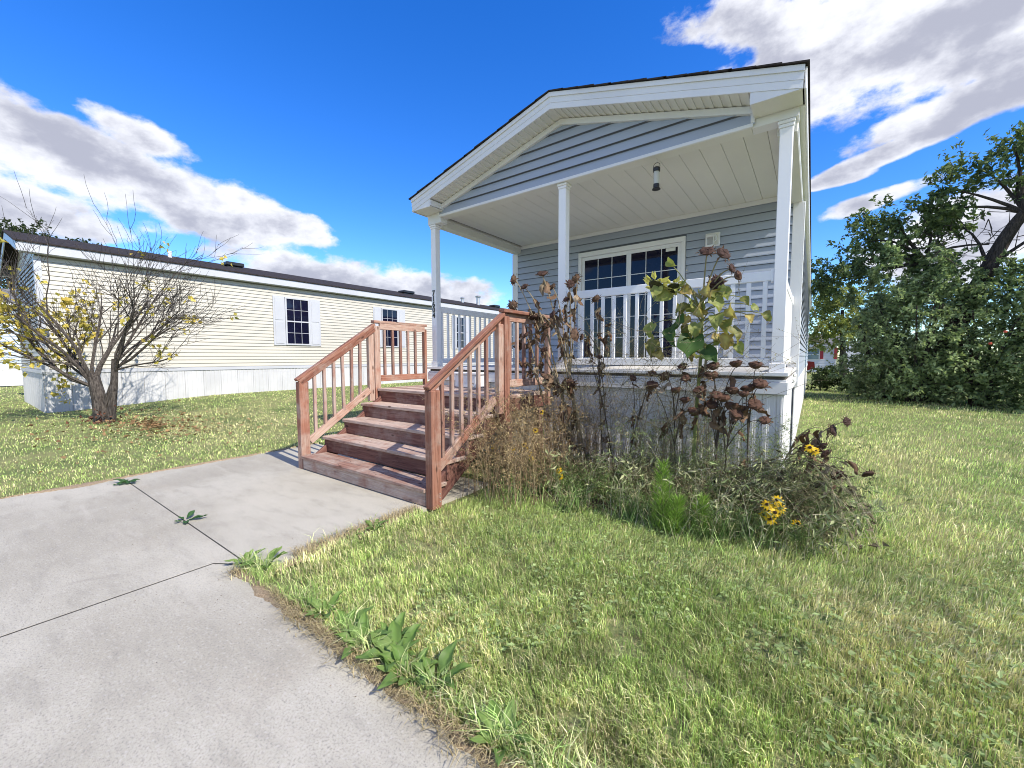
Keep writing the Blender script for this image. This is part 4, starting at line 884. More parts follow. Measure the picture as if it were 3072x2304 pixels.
for i, (x, y, z, r, lab) in enumerate([(-49.7, -1.2, 10.4, 2.2, 'dark far tree over the cream home roof, leftmost of the row'), (-49.5, .6, 10.2, 2.2, 'dark far tree over the roof, second from the left'), (-47.5, 2.5, 9.7, 1.9, 'dark far tree over the roof, nearest the bare tree tops'), (-30, 46, 9.6, 2.2, 'far tree top beyond the roof pipes of the cream home'), (-24, 58, 7.2, 2.0, 'far tree in the gap left of the porch home')]):
    FT = thing('far_tree', lab, 'tree', (x, y, 0), 'far trees behind the cream home')
    tw = crown_leaves([((x + r * .6 * math.cos(a), y + r * .6 * math.sin(a), z - dz), (r * .7, r * .7, r * .6)) for a, dz in ((0, .3), (1.6, 1.2), (3.1, .9), (4.7, 2.2), (5.5, 3.5), (2.4, 3.4))] + [((x, y, z + r * .2), (r * .5, r * .5, r * .5))], 6000, .22, ((.02, .035, .015), (.07, .10, .035)), 'crown', FT)
    tw.build('twigs', BARKD, FT)['kind'] = 'stuff'; tw = MB(); tw.tube([(x, y, -.2), (x, y, z * .5), (x, y, z)], [.25, .2, .08], 7); tw.build('trunk', BARKD, FT)

# ------------------------------------------------------------------ garden plants
def leaf_tpl(kind, c1, c2, seed, m=None):
    """one leaf, unit long along +X, facing +Z"""
    r_ = np.random.default_rng(seed); nt, nu = 8, 5; t = np.linspace(0, 1, nt)
    wp = {'heart': np.array([.30, .72, .88, .84, .70, .50, .27, .02]), 'dock': np.array([.10, .26, .40, .47, .46, .38, .22, .02]) * .85, 'limp': np.array([.12, .30, .34, .42, .30, .36, .20, .03])}[kind] * .5
    u = np.linspace(-1, 1, nu); T, U = np.meshgrid(t, u, indexing='ij')
    crk = {'heart': .09, 'dock': .05, 'limp': .16}[kind]
    X = T - (.14 * np.abs(U) * (T < .2) if kind == 'heart' else 0); Y = U * wp[:, None] * (1 + r_.normal(0, .05, T.shape)); Z = .16 * np.abs(U) * wp[:, None] * 2 - .30 * T ** 2 * (1.3 if kind == 'limp' else .7) + r_.normal(0, crk, T.shape) * .5
    Z += (.14 if kind == 'heart' else .06) * np.sin(T * 7 + r_.random() * 6) * np.abs(U) + (.25 * U * T * r_.normal() if kind == 'heart' else 0)
    if kind == 'limp': Y += .10 * np.sin(T * 5 + seed)
    V = np.stack([X, Y, Z], -1).reshape(-1, 3); I = (np.arange(nt - 1)[:, None] * nu + np.arange(nu - 1)[None, :]).ravel()
    f = np.clip(r_.random((nt, nu)) * .7 + .5 * (np.abs(U) > .9) * r_.random() + .3 * T * r_.random(), 0, 1).reshape(-1, 1)
    C = np.array(c1) * (1 - f) + np.array(c2) * f; C[np.abs(U).ravel() < .1] *= 1.25
    return npmesh('leaf', V, [np.stack([I, I + nu, I + nu + 1, I + 1], -1)], m or LEAF, C, True)
def head_tpl(r, thick, cdisc, cbr, seed, petals=0, cpet=None, m=None):
    """dried flower head, facing +Z, its stalk at the origin"""
    r_ = np.random.default_rng(seed); mb = MB(); k = 14
    prof = [(.15, 0), (.55, .12), (.95, .55), (1.0, .8), (.8, 1.0), (.45, 1.06), (.05, .98)]
    V = []; C = []
    for j, (a, z) in enumerate(prof):
        for i in range(k):
            th = i * 2 * np.pi / k; q = a * r * (1 + r_.normal(0, .07)); V.append((q * np.cos(th), q * np.sin(th), z * thick * (1 + r_.normal(0, .06)))); C.append(np.array(cdisc if j > 2 else cbr) * (.6 + .8 * r_.random()))
    F = [[j * k + i, j * k + (i + 1) % k, (j + 1) * k + (i + 1) % k, (j + 1) * k + i] for j in range(len(prof) - 1) for i in range(k)]
    mb.add(np.array(V), np.array(F), np.array(C))
    nb = petals or 18; th = np.arange(nb) * 2 * np.pi / nb + r_.normal(0, .08, nb); L = r * ((.95 if petals else .55) + .4 * r_.random(nb)) * (1.0 if petals else .85)
    up = (.3 if petals else .9) * r_.normal(.2, .6, nb)
    P = np.stack([.88 * r * np.cos(th), .88 * r * np.sin(th), np.full(nb, thick * .45)], 1); Dr = np.stack([np.cos(th), np.sin(th), up], 1)
    Vp, Fp = leaves_np(P, Dr, np.tile([0, 0, 1.], (nb, 1)), L, L * (.5 if petals else .42), .15); mb.add(Vp, Fp, np.repeat(np.array(cpet if petals else cbr) * (.7 + .6 * r_.random((nb, 1))), 4, 0))
    V = np.concatenate(mb.V); d = {}
    for f in mb.F: d.setdefault(f.shape[1], []).append(f)
    return npmesh('flower_head', V, [np.concatenate(x) for x in d.values()], m or DRY, np.concatenate(mb.C))
def aim(d, n, s):
    x = unit(d); y = unit(np.cross(n, x)); z = np.cross(x, y); return Matrix(((x[0], y[0], z[0]), (x[1], y[1], z[1]), (x[2], y[2], z[2]))).to_euler(), (s, s, s)
def put_leaf(tpl, parent, p, d, n, s, name='leaf'):
    e, sc = aim(d, n, s); return inst(name, tpl, parent, p, e, sc)
def put_head(tpl, parent, p, d, s=1.0, name='flower_head'):
    d = unit(d); y = unit(np.cross(d, [.3, .9, .1])); x = np.cross(y, d)
    return inst(name, tpl, parent, p, Matrix(((x[0], y[0], d[0]), (x[1], y[1], d[1]), (x[2], y[2], d[2]))).to_euler(), (s, s, s))
STEMD = (.30, .24, .15); STEMK = (.085, .065, .05); STEMG = (.30, .33, .12)
G_ = ((.035, .085, .02), (.07, .13, .03)); YG = ((.14, .20, .045), (.38, .38, .13)); YE = ((.48, .43, .14), (.34, .24, .09)); BR = ((.085, .05, .03), (.17, .10, .06)); OL = ((.12, .16, .04), (.25, .21, .07))
LT = {k: [leaf_tpl('heart', *c, i + 3 * j) for i in range(3)] for j, (k, c) in enumerate(dict(g=G_, yg=YG, y=YE, o=OL).items())}
LIMP = [leaf_tpl('limp', *c, 40 + i, DRY) for i, c in enumerate((BR, BR, ((.13, .085, .055), (.24, .16, .10)), ((.20, .15, .10), (.30, .24, .17))))]
DOCK = [leaf_tpl('dock', *c, 60 + i) for i, c in enumerate((((.12, .22, .05), (.20, .30, .08)), ((.16, .27, .07), (.25, .34, .11)), ((.10, .19, .05), (.18, .27, .08))))]
DARKD = [leaf_tpl('dock', *c, 70 + i) for i, c in enumerate((((.035, .10, .03), (.06, .14, .045)), ((.04, .11, .035), (.09, .17, .06))))]
HD_DARK = [head_tpl(.052, .038, (.05, .026, .02), (.10, .06, .04), 80 + i) for i in range(3)]
HD_BRN = [head_tpl(.046, .050, (.085, .043, .028), (.10, .06, .04), 90 + i) for i in range(3)]
HD_YEL = head_tpl(.062, .045, (.05, .05, .02), (.34, .36, .12), 99, 22, (.50, .48, .18), LEAF)
def dead_sunflower(label, base, joint, heads, col=STEMD, tpl=HD_DARK, nl=9, r=.012, face=None, hs_=1.0, group='dried sunflowers in the flower bed'):
    D_ = thing('dried_sunflower', label, 'sunflower', base, group); base = np.array(base, float); joint = np.array(joint, float); mb = MB()
    mid = (base + joint) / 2 + rng.normal(0, .04, 3); main = bez(base - np.array([0, 0, .03]), mid, joint, 9); mb.tube(main, np.linspace(r, r * .75, 9), 6, col); br = []
    for h in heads:
        h = np.array(h, float); s0 = main[rng.integers(5, 9)]; c = s0 * .35 + h * .65 + np.array([0, 0, .14]) + rng.normal(0, .03, 3)
        P = bez(s0, c, h, 8); mb.tube(P, np.linspace(r * .65, r * .35, 8), 5, col); br.append(P)
    mb.build('stem', DRY, D_)
    for i, (h, P) in enumerate(zip(heads, br)):
        d = unit(P[-1] - P[-2]) * .8 + rng.normal(0, .35, 3) + np.array([0, -.25, -.1]) if face is None else np.array(face) + rng.normal(0, .28, 3)
        put_head(tpl[i % len(tpl)], D_, P[-1], d, (.8 + .45 * rng.random()) * hs_)
    allp = [main] + br
    for i in range(nl):
        P = allp[i % len(allp)]; q = P[rng.integers(2, len(P) - 1)] + rng.normal(0, .008, 3); s = (.10 + .10 * rng.random()) * (1 if hs_ == 1.0 else .6)
        put_leaf(LIMP[rng.integers(0, 4)], D_, q, unit(np.array([rng.normal() * .45, rng.normal() * .45, -1])), unit(rng.normal(size=3)), s, 'withered_leaf')
    return D_
dead_sunflower('dried sunflower with the three leftmost heads, drooping over the stair rail', (-1.72, -.55, .02), (-2.2, -.52, 1.55), [(-2.66, -.5, 2.22), (-2.49, -.55, 2.10), (-2.74, -.45, 1.93), (-2.60, -.56, 1.46)], nl=20)
dead_sunflower('dried sunflower whose dark head stands highest beside the middle porch post', (-1.80, -.45, .02), (-2.12, -.47, 1.6), [(-2.29, -.5, 2.22), (-2.21, -.4, 2.09), (-2.37, -.55, 1.78)], nl=20)
dead_sunflower('dried sunflower hanging right in front of the middle porch post', (-1.66, -.5, .02), (-1.98, -.52, 1.5), [(-1.95, -.5, 2.09), (-1.90, -.42, 2.14), (-2.0, -.45, 1.93), (-2.11, -.55, 1.77)], nl=20)
dead_sunflower('thin dried sunflower with one brown head before the left railing balusters', (-1.55, -.5, .02), (-1.62, -.5, 1.4), [(-1.63, -.5, 1.90), (-1.80, -.6, 1.55)], STEMK, nl=8, r=.008)
dead_sunflower('withered collapsed sunflower stalks heaped below the middle post', (-1.9, -.6, .02), (-2.02, -.58, .95), [(-2.15, -.62, 1.12), (-1.85, -.66, 1.05)], nl=34, r=.014)
dead_sunflower('dark stemmed dried sunflower with flat brown heads left of the living one', (-.78, -.6, .02), (-.80, -.66, .85), [(-.72, -.7, 1.21), (-.69, -.72, 1.11), (-.99, -.7, 1.03), (-.86, -.7, 1.12), (-.69, -.74, .92), (-.63, -.72, .82), (-.76, -.74, 1.0)], STEMK, HD_BRN, 7, .008, (0, -.25, 1))
dead_sunflower('dark stemmed dried sunflower with flat brown heads right of the living one', (-.48, -.58, .02), (-.44, -.66, .82), [(-.48, -.7, 1.21), (-.5, -.72, 1.13), (-.5, -.7, .89), (-.31, -.7, 1.23), (-.34, -.72, 1.01), (-.40, -.75, .95), (-.33, -.75, .88)], STEMK, HD_BRN, 8, .008, (0, -.3, 1))
dead_sunflower('dark stemmed dried sunflower nearest the right porch post', (-.22, -.55, .02), (-.22, -.66, .80), [(-.18, -.7, 1.22), (-.22, -.7, 1.03), (-.15, -.7, 1.07), (-.27, -.73, .86)], STEMK, HD_BRN, 5, .007, (.1, -.3, 1))
dead_sunflower('fallen sunflower arching out over the lawn at the bed corner', (-.20, -.5, .02), (.12, -.72, .72), [(.38, -.8, .86), (.30, -.8, .79), (.25, -.78, .68), (.27, -.82, .64), (.51, -.8, .53), (.42, -.82, .27), (.34, -.84, .50)], STEMD, HD_DARK, 30, .007, None, .66)
dead_sunflower('dried sunflower with curled leaves between the middle post and left window pane', (-1.40, -.5, .02), (-1.62, -.52, 1.15), [(-1.78, -.5, 1.52), (-1.48, -.55, 1.62), (-1.60, -.5, 1.30)], STEMK, HD_DARK, 22, .008, None, .8)
dead_sunflower('dried stalk bending right below the left part of the railing', (-1.30, -.55, .02), (-1.12, -.60, .85), [(-1.02, -.62, 1.14), (-1.22, -.6, 1.10)], STEMK, HD_BRN, 14, .008, (0, -.4, .8), .9)
dead_sunflower('tangled dried sunflower with many curled leaves on the stair newel side', (-2.05, -.62, .02), (-2.30, -.60, 1.10), [(-2.42, -.62, 1.55), (-2.22, -.58, 1.40), (-2.50, -.6, 1.25)], STEMD, HD_DARK, 30, .010, None, .85)
dead_sunflower('dried sunflower crowded with brown heads at the right of the bed', (-.36, -.62, .02), (-.34, -.74, .75), [(-.24, -.8, 1.0), (-.44, -.8, .98), (-.18, -.78, .92), (-.56, -.8, 1.02), (-.30, -.82, .84), (-.10, -.76, .80)], STEMK, HD_BRN, 9, .007, (.1, -.5, .8), .95)
# the sunflower that still has leaves
SF = thing('sunflower', 'living sunflower with big green and yellow leaves before the railing', 'sunflower', (-.64, -.6, 0))
mb = MB(); main = np.array([(-.655, -.58, -.03), (-.64, -.6, .5), (-.625, -.6, .95), (-.60, -.6, 1.4), (-.60, -.6, 1.75), (-.64, -.6, 1.9)]); mb.tube(main, [.017, .016, .015, .013, .010, .007], 7, STEMG)
for h, tp_, d, s in (((-.58, -.6, 2.19), HD_DARK[0], (.1, -.5, .6), 1.15), ((-.47, -.6, 2.16), HD_DARK[1], (.5, -.4, .4), 1.15), ((-.40, -.6, 2.04), HD_DARK[2], (.7, -.2, .2), .8), ((-.52, -.55, 1.94), HD_DARK[0], (.5, -.6, .1), 1.2), ((-.97, -.65, 1.98), HD_YEL, (-.3, -.6, -.7), 1.15), ((-.84, -.62, 1.95), HD_YEL, (.1, -.6, -.8), .9), ((-.36, -.62, 1.97), HD_BRN[0], (.9, -.2, .2), .9)):
    P = bez(main[4] + np.array([0, 0, .05]), (main[4] * .4 + np.array(h) * .6) + np.array([0, 0, .12]), h, 8); mb.tube(P, np.linspace(.008, .005, 8), 5, (.34, .30, .16)); put_head(tp_, SF, h, d, s)
for i, (p, c, s, dx) in enumerate([((-.76, -.68, 1.66), 'g', .26, -.3), ((-.66, -.72, 1.47), 'g', .24, .1), ((-1.02, -.62, 1.62), 'yg', .17, -.3), ((-1.0, -.64, 1.47), 'o', .19, -.1), ((-.95, -.64, 1.38), 'y', .15, .2), ((-.41, -.62, 1.72), 'y', .17, .5), ((-.36, -.64, 1.56), 'o', .18, .3), ((-.23, -.6, 1.73), 'yg', .09, .9), ((-.15, -.6, 1.66), 'o', .10, .9), ((-.26, -.6, 1.66), 'y', .11, .5), ((-.74, -.66, 1.96), 'yg', .17, -.5), ((-.57, -.64, 1.92), 'y', .19, .2), ((-.91, -.6, 2.18), 'yg', .12, .9), ((-.50, -.66, 1.82), 'yg', .20, .4), ((-.62, -.66, 1.75), 'y', .18, .2), ((-.88, -.62, 1.90), 'yg', .18, -.6), ((-.45, -.58, 1.88), 'yg', .18, .4), ((-.40, -.64, 1.62), 'o', .18, .1), ((-.33, -.62, 1.42), 'yg', .12, .5), ((-.72, -.6, 1.78), 'o', .17, -.4), ((-.55, -.68, 1.38), 'g', .15, .6), ((-.38, -.66, 1.50), 'y', .16, -.2), ((-.95, -.7, 1.94), 'yg', .16, -.2), ((-.62, -.72, 1.60), 'yg', .16, -.1), ((-.48, -.7, 1.66), 'yg', .17, .2), ((-.30, -.62, 1.80), 'o', .10, .7)]):
    p = np.array(p); zz = min(max(p[2] + .08, .9), 1.86); st_ = np.array([np.interp(zz, main[:, 2], main[:, 0]), -.6, zz - .12]); mb.tube(bez(st_, (st_ + p) / 2 + np.array([0, 0, .10]), p, 6), np.linspace(.006, .003, 6), 4, (.30, .30, .11))
    put_leaf(LT[c][i % 3], SF, p, unit(np.array([dx, -.35 + .3 * rng.normal(), -.85 + .3 * rng.random()])), unit(np.array([.6 * rng.normal(), -.8, .45])), s * (1.0 if c == 'g' else .78))
for i in range(26):
    z = 1.35 + .6 * rng.random(); x = -.62 + rng.normal(0, .15); put_leaf(LT['y' if i % 3 == 0 else ('yg' if i % 3 == 1 else 'o')][i % 3], SF, (x, -.6 + rng.normal(0, .05), z), unit(np.array([rng.normal() * .5, rng.normal() * .4, -.8])), unit(rng.normal(size=3)), .07 + .06 * rng.random())
mb.build('stem', LEAF, SF)
for i in range(9):
    z = .75 + .6 * rng.random(); put_leaf(LIMP[i % 4], SF, (-.62 + rng.normal(0, .02), -.61, z), unit(np.array([rng.normal() * .4, rng.normal() * .3, -1])), unit(rng.normal(size=3)), .10 + .08 * rng.random(), 'withered_leaf')
# brush that nobody could count
def brush(name, label, n, xr_, yr_, hr, lean, cols, leafc, nleaf, lsize, stemr=.003, mat=None, twig=4, hfun=None):
    tw = MB(); LP, LD, LC = [], [], []
    for i in range(n):
        x = rng.uniform(*xr_); y = rng.uniform(*yr_); h = rng.uniform(*hr) * (hfun(x) if hfun else 1); d = np.array([lean[0] + rng.normal(0, .28), lean[1] + rng.normal(0, .22), 1.0]); b = np.array([x, y, .0])
        end = b + d * h; P = bez(b, b + np.array([0, 0, h * .6]) + rng.normal(0, .04, 3), end + np.array([0, 0, -.10 * h * rng.random()]), 6); c = np.array(cols[rng.integers(len(cols))]) * (.7 + .6 * rng.random())
        tw.tube(P, np.linspace(stemr, stemr * .4, 6), 3, c, cap=False)
        for j in range(twig):
            q = P[rng.integers(2, 6)]; dd = unit(rng.normal(size=3) * np.array([1, .8, .5]) + np.array([0, 0, .5])); l = h * (.12 + .2 * rng.random()); Q = np.array([q, q + dd * l * .5 + rng.normal(0, .01, 3), q + dd * l + np.array([0, 0, -.02])]); tw.tube(Q, [stemr * .5, stemr * .4, stemr * .2], 3, c, cap=False)
            m_ = max(1, nleaf // (twig + 1)); t = rng.random(m_)[:, None]; LP.append(Q[0] * (1 - t) + Q[2] * t + rng.normal(0, .006, (m_, 3)))
        m_ = max(1, nleaf // (twig + 1)); t = rng.integers(1, 6, m_); LP.append(P[t] + rng.normal(0, .02, (m_, 3)))
    LP = np.concatenate(LP); k = len(LP); L = lsize * (.5 + rng.random(k)); V, F = leaves_np(LP, unit(rng.normal(size=(k, 3)) + np.array([0, 0, .1])), unit(rng.normal(size=(k, 3)) + np.array([0, -.3, .6])), L, L * (.17 + .16 * rng.random(k)), .2)
    g = rng.random((k, 1)); tw.add(V, F, np.repeat((np.array(leafc[0]) * (1 - g) + np.array(leafc[1]) * g) * (.6 + .8 * rng.random((k, 1))), 4, 0))
    o = tw.build(name, mat or LEAF); return tag(o, label, kind='stuff')
brush('dry_brush', 'brown dry brush crowding the right side of the stairs', 300, (-2.44, -1.72), (-1.70, -.25), (.35, 1.0), (-.12, -.05), ((.30, .22, .13), (.20, .13, .08), (.36, .28, .17)), ((.22, .15, .085), (.42, .33, .17)), 60, .022, .0028, DRY)
brush('aster_thicket', 'grey green leafy thicket under the living sunflower', 230, (-1.25, .12), (-.95, -.12), (.30, .80), (0, -.05), ((.26, .24, .15), (.15, .15, .08)), ((.09, .14, .05), (.36, .42, .20)), 80, .020, .0023)
brush('tall_asters', 'tall thin bare twigs rising in front of the porch railing', 110, (-1.95, -.55), (-.75, -.25), (.7, 1.75), (.08, -.02), ((.22, .18, .12), (.13, .11, .07)), ((.16, .15, .09), (.36, .35, .20)), 64, .020, .0028, DRY, 9)
brush('low_greens', 'low dark green weeds filling the flower bed', 420, (-1.95, .35), (-1.30, -.40), (.10, .36), (0, -.10), ((.14, .17, .07), (.24, .22, .12)), ((.07, .13, .035), (.27, .36, .13)), 40, .026, .0020)
brush('dark_undergrowth', 'dark dead undergrowth low in the flower bed', 280, (-1.9, .35), (-1.15, -.3), (.15, .45), (0, -.15), ((.12, .09, .055), (.26, .21, .12)), ((.07, .06, .035), (.22, .20, .11)), 40, .024, .0022, DRY)
brush('drooping_mound', 'drooping mound of leafy stems at the bed corner', 130, (-.40, .25), (-.95, -.4), (.25, .52), (.45, -.25), ((.32, .29, .17), (.22, .20, .12)), ((.08, .12, .05), (.33, .36, .18)), 80, .024, .0030)
brush('bent_straw', 'pale bent straw stalks lying over the front of the bed', 300, (-1.9, .40), (-1.35, -.55), (.15, .60), (.25, -.35), ((.62, .56, .40), (.48, .44, .28)), ((.16, .22, .08), (.42, .42, .24)), 6, .05, .0024, DRY, 1)
gm = MB()
for i in range(32):     # long stalks that have toppled toward the lawn
    b0 = np.array([rng.uniform(-.55, .0), rng.uniform(-.7, -.35), .02]); e0 = np.array([rng.uniform(.15, .62), rng.uniform(-1.15, -.6), rng.uniform(.04, .32)]); ap = (b0 + e0) / 2 + np.array([rng.uniform(.0, .15), 0, rng.uniform(.55, .95)])
    P = bez(b0, ap, e0, 12); c = np.array([.46, .41, .25]) * (.45 + .75 * rng.random()); gm.tube(P, np.linspace(.0042, .002, 12), 4, c, cap=False)
    m_ = 8; q = P[rng.integers(5, 12, m_)] + rng.normal(0, .015, (m_, 3)); V, F = leaves_np(q, unit(rng.normal(size=(m_, 3)) - np.array([0, 0, .8])), rng.normal(size=(m_, 3)), .03 + .05 * rng.random(m_), .012 + .02 * rng.random(m_), .5); gm.add(V, F, np.repeat(np.array([.13, .11, .07]) * (.4 + 1.3 * rng.random((m_, 1))), 4, 0))
o = gm.build('toppled_stalks', DRY); tag(o, 'toppled dry stalks arching from the bed onto the lawn', kind='stuff')
gm = MB(); n = 7000; x = rng.uniform(-2.3, .62, n); be = -1.42 + .25 * vnoise(x, x * 0, .5, 8) + .75 * sstep((x + .45) / 1.0); y = be + np.abs(rng.normal(0, .28, n)) - .10; k = (vnoise(x, y, .16, 91) > .38) & (y < -.1); x, y = x[k], y[k]; n = len(x)
V, F, C = blades(x, y, np.full(n, .0), .09 + .24 * rng.random(n), .0036 + .002 * rng.random(n), .5 + .6 * rng.random(n), np.where(rng.random((n, 1)) < .3, np.array([[.52, .46, .28]]), np.array([[.16, .26, .08]])) * (.5 + 1.0 * rng.random((n, 1)))); gm.add(V, F, C)
o = gm.build('bed_grass', GRASSM); tag(o, 'long green grass tufts growing through the flower bed', kind='stuff')
# feathery seedlings
for i, (x, y, h, lab) in enumerate([(-.70, -1.33, .50, 'taller bright green feathery plant at the front of the bed'), (-.60, -1.36, .26, 'small bright green feathery plant at the foot of the taller one'), (-.44, -1.26, .27, 'bright green feathery plant right of the tallest feathery one')]):
    FP = thing('feathery_plant', lab, 'plant', (x, y, 0), 'bright green feathery plants'); mb = MB(); st_ = MB(); top = np.array([x + rng.normal(0, .01), y + .02, h]); P = bez((x, y, -.02), (x, y, h * .5), top, 8); st_.tube(P, np.linspace(.004, .002, 8), 4, (.2, .28, .08)); st_.build('stem', LEAF, FP)
    n = int(1300 * h + 160); t = rng.random(n); B_ = np.stack([np.interp(t * 7, np.arange(8), P[:, c]) for c in range(3)], 1); a = rng.random(n) * 6.28; rr = .095 * (1.05 - t) ** .55 * (.4 + .6 * rng.random(n)); Bp = B_ + np.stack([np.cos(a) * rr, np.sin(a) * rr, rr * .6], 1) * rng.random((n, 1))
    V, F = leaves_np(Bp, unit(np.stack([np.cos(a), np.sin(a), .9 + .5 * rng.random(n)], 1)), rng.normal(size=(n, 3)), .045 + .045 * rng.random(n), .0028 + .0016 * rng.random(n), .1); mb.add(V, F, np.repeat(np.array([.27, .43, .085]) * (.6 + .6 * rng.random((n, 1))), 4, 0)); mb.build('foliage', LEAF, FP)
# yellow coneflowers
PET = [npmesh('petal', np.array([(0, -.006, 0), (.5, -.22, .03), (1, -.06, -.12), (1, .06, -.12), (.5, .22, .03), (0, .006, 0)]) * np.array([1, 1, 1.]), [np.array([[0, 1, 4, 5], [1, 2, 3, 4]])], leafm('yellow_petal', .2), np.tile([.72, .47, .015], (6, 1)), True)]
CEN = head_tpl(.010, .014, (.035, .018, .012), (.05, .03, .02), 120)
def yflower(label, base, fl, r=.032):
    Y_ = thing('yellow_flower', label, 'flower', base, 'yellow flowers with dark centres'); mb = MB()
    for f in fl:
        f = np.array(f, float); b = np.array(base, float); mb.tube(bez(b, (b * .4 + f * .6) + np.array([0, .01, 0]), f, 6), [.0025] * 6, 4, (.16, .20, .07)); d = unit(np.array([rng.normal() * .3, -.75, .55])); u = unit(np.cross(d, [0, .2, 1])); v = np.cross(d, u)
        put_head(CEN, Y_, f, d, 1.0, 'flower_centre')
        for i in range(11):
            a = i * 2 * math.pi / 11 + rng.normal(0, .06); pd = u * math.cos(a) + v * math.sin(a) - d * .12; e, sc = aim(pd, d, r * (.85 + .25 * rng.random())); inst('petal', PET[0], Y_, f + pd * .006 + d * .006, e, sc)
    mb.build('stem', LEAF, Y_)
yflower('cluster of yellow flowers low at the front right of the bed', (.01, -1.10, 0), [(-.035, -1.17, .29), (.01, -1.19, .25), (-.012, -1.20, .20), (.04, -1.17, .28), (-.05, -1.19, .22), (.02, -1.16, .33)], .036)
yflower('drooping single yellow flower right of the front cluster', (.17, -1.0, 0), [(.14, -1.10, .17)])
yflower('yellow flower among the fallen stems at the bed corner', (.12, -.7, .02), [(.19, -.85, .66), (.22, -.84, .64)])
yflower('yellow flowers in the brush beside the lower stairs', (-2.05, -1.1, 0), [(-2.03, -1.2, .42), (-1.99, -1.2, .38), (-1.96, -1.22, .34), (-2.06, -1.2, .46)], .024)
yflower('two yellow flowers low beside the brush, right of the stair foot', (-1.66, -1.1, 0), [(-1.67, -1.2, .27), (-1.655, -1.2, .21)], .03)
yflower('yellow flowers on the dry brush next to the lowest newel', (-2.3, -1.25, 0), [(-2.37, -1.3, .42), (-2.16, -1.25, .42)], .024)
yflower('small yellow flower high in the brown brush', (-1.95, -.95, 0), [(-1.92, -1.1, .78), (-1.98, -1.12, .6)], .024)
# broad leaved clump and weeds
def weed(label, x, y, n, s, tpls, flat=.45, group='broad leaved weeds at the concrete edges', z=.0):
    W_ = thing('weed', label, 'weed', (x, y, z), group)
    n = int(n * 1.5) if flat > .4 else n; s = s * (.80 if flat > .4 else .85)
    for i in range(n):
        a = i * 2.4 + rng.normal(0, .3); up = flat + .5 * rng.random() * (i / n); q = .012 + .02 * rng.random()
        put_leaf(tpls[i % len(tpls)], W_, (x + q * math.cos(a), y + q * math.sin(a), z + .004 + .015 * rng.random()), unit(np.array([math.cos(a), math.sin(a), up])), unit(np.array([-.4 * math.cos(a), -.4 * math.sin(a), 1])), s * (.4 + .9 * rng.random()))
weed('dark broad leaved clump low in the brush by the stairs', -1.86, -1.22, 9, .19, DARKD, 1.0, None); weed('second dark leaved clump between the brush and the lawn', -1.50, -1.15, 7, .14, DARKD, .8, None)
weed('lone green weed in the joint of the concrete pad', -3.86, -3.405, 8, .105, DARKD, .35); weed('flat weed in the joint near the left lawn edge', -5.62, -3.41, 9, .12, DARKD, .15)
for x, y, n, s, lab in [(-2.70, -3.42, 9, .10, 'weed where the two slab joints meet the lawn corner'), (-2.56, -3.36, 5, .15, 'upright pale leaf weed at the lawn corner'), (-2.47, -2.62, 9, .10, 'weed on the pad edge below the stair foot'), (-2.50, -2.80, 7, .09, 'smaller weed on the pad edge below the stair foot'), (-1.80, -3.40, 8, .13, 'first weed of the row along the walk edge, farthest from camera'), (-1.58, -3.40, 8, .12, 'second weed of the row along the walk edge'), (-1.42, -3.44, 9, .13, 'third weed of the row along the walk edge'), (-1.23, -3.40, 10, .16, 'tall leafy weed in the middle of the walk edge row'), (-1.10, -3.42, 9, .14, 'weed right of the tall one on the walk edge'), (-1.00, -3.38, 9, .14, 'last leafy weed of the walk edge row'), (-1.34, -3.33, 7, .13, 'weed behind the walk edge row in the grass'), (-.62, -3.43, 9, .12, 'bright weed at the bottom edge of the picture')]:
    weed(lab, x, y, n, s, DOCK, .7)
# flattened dry thatch along the slab edges
gm = MB(); n = 5200; u = rng.random(n); x = np.where(u < .7, rng.uniform(-2.66, 1.6, n), -2.52 + rng.normal(0, .035, n)); y = np.where(u < .7, -3.485 + rng.normal(0, .03, n), rng.uniform(-3.42, -2.15, n)); k = vnoise(x, y, .3, 81) > .28; x, y, u = x[k], y[k], u[k]; n = len(x)
az = np.where(u < .7, rng.normal(-1.57, .9, n), rng.normal(3.14, .9, n))
V, F, C = blades(x, y, np.full(n, .0), .03 + .055 * rng.random(n), .003 + .001 * rng.random(n), .9 + .35 * rng.random(n), np.array([.52, .43, .25]) * (.4 + .8 * rng.random((n, 1))), az); gm.add(V, F, C)
o = gm.build('dry_thatch', GRASSM); tag(o, 'flattened dry straw thatch along the slab edges', kind='stuff')
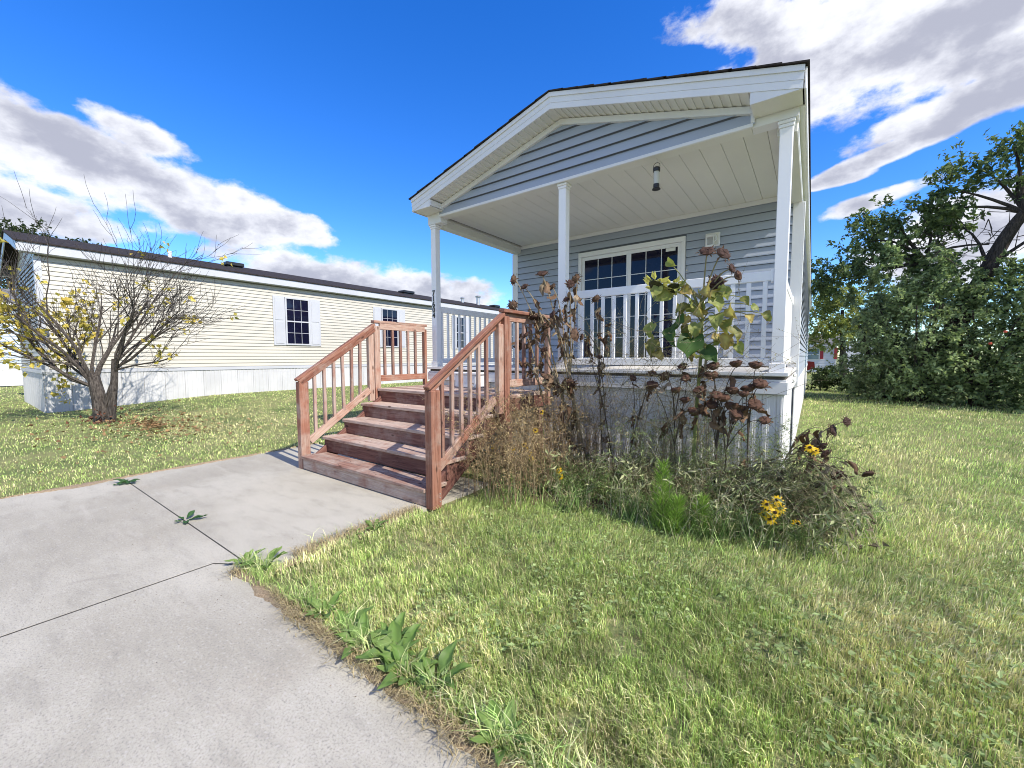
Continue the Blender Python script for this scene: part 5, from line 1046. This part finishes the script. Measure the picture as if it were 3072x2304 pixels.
# sandy fringe where the lawn meets the paving
SAND, t, b = newmat('sandy_soil'); P = t('ShaderNodeNewGeometry').outputs['Position']; f2 = t.noise(P, 90.0, 4.0, .7)
setc(t, b, t.mix(t.ramp(f2, .35, .68), (.20, .145, .09), (.42, .33, .22))); b.inputs['Roughness'].default_value = .95; bump(t, b, f2, 1.0, .01)
def fringe(name, label, pts, w0, side):
    pts = np.array(pts, float); n = 260; tt = np.linspace(0, 1, n); seg = np.concatenate([[0], np.cumsum(np.hypot(*np.diff(pts, axis=0).T))]); s_ = tt * seg[-1]
    x = np.interp(s_, seg, pts[:, 0]); y = np.interp(s_, seg, pts[:, 1]); nx_, ny_ = side
    wv = np.clip(w0 * (vnoise(s_, s_ * 0, .22, 71) * 1.6 - .25) + .03 * (rng.random(n) - .5), .0, 1); rows = []
    for k, f in enumerate((-1.0, .0, .7, 1.0)):
        rows.append(np.stack([x + nx_ * (wv * f if f > 0 else .05 * f), y + ny_ * (wv * f if f > 0 else .05 * f), np.full(n, (-.004, .012, .007, -.004)[k]) + .004 * rng.random(n) * (k in (1, 2))], 1))
    V = np.concatenate(rows); I = np.concatenate([np.arange(n - 1) + r * n for r in range(3)])
    F = np.stack([I, I + 1, I + n + 1, I + n], -1); o = meshobj(name, V, [F if (nx_ * 0 + ny_) > 0 else F[:, ::-1]], SAND, smooth=True); tag(o, label, kind='structure')
fringe('soil_edge', 'sandy soil spilling over the walk edge', [(-2.66, -3.50), (6.4, -3.50)], .028, (0, -1)); fringe('soil_edge', 'sandy soil spilling over the pad edge by the stairs', [(-2.50, -3.42), (-2.50, -2.2)], .03, (-1, 0)); fringe('soil_edge', 'sandy soil along the left edge of the pad', [(-5.92, -9), (-5.92, -1.2)], .10, (1, 0))
# grit, crumbs of soil and leaf bits lying on the paving
n = 700; x = np.where(rng.random(n) < .6, rng.uniform(-2.9, 1.5, n), rng.uniform(-5.9, -2.6, n)); y = np.where(rng.random(n) < .55, -3.50 - np.abs(rng.normal(0, .16, n)), rng.uniform(-5.5, -2.2, n)); k = ~((x > -2.6) & (y > -3.5)) & ~((x > -4.75) & (y > -2.12)); x, y = x[k], y[k]; n = len(x)
P = np.stack([x, y, .001 + .003 * rng.random(n)], 1); V, F = leaves_np(P, unit(rng.normal(size=(n, 3)) * np.array([1, 1, .15])), np.tile([0, 0, 1.], (n, 1)), .002 + .008 * rng.random(n) ** 3, .002 + .003 * rng.random(n), .5)
gm = MB(); gm.add(V, F, np.repeat(np.array([[.20, .15, .10]]) * (.4 + 1.2 * rng.random((n, 1))), 4, 0)); o = gm.build('paving_grit', DRY); tag(o, 'grit and crumbs of dry leaf lying on the concrete', kind='stuff')
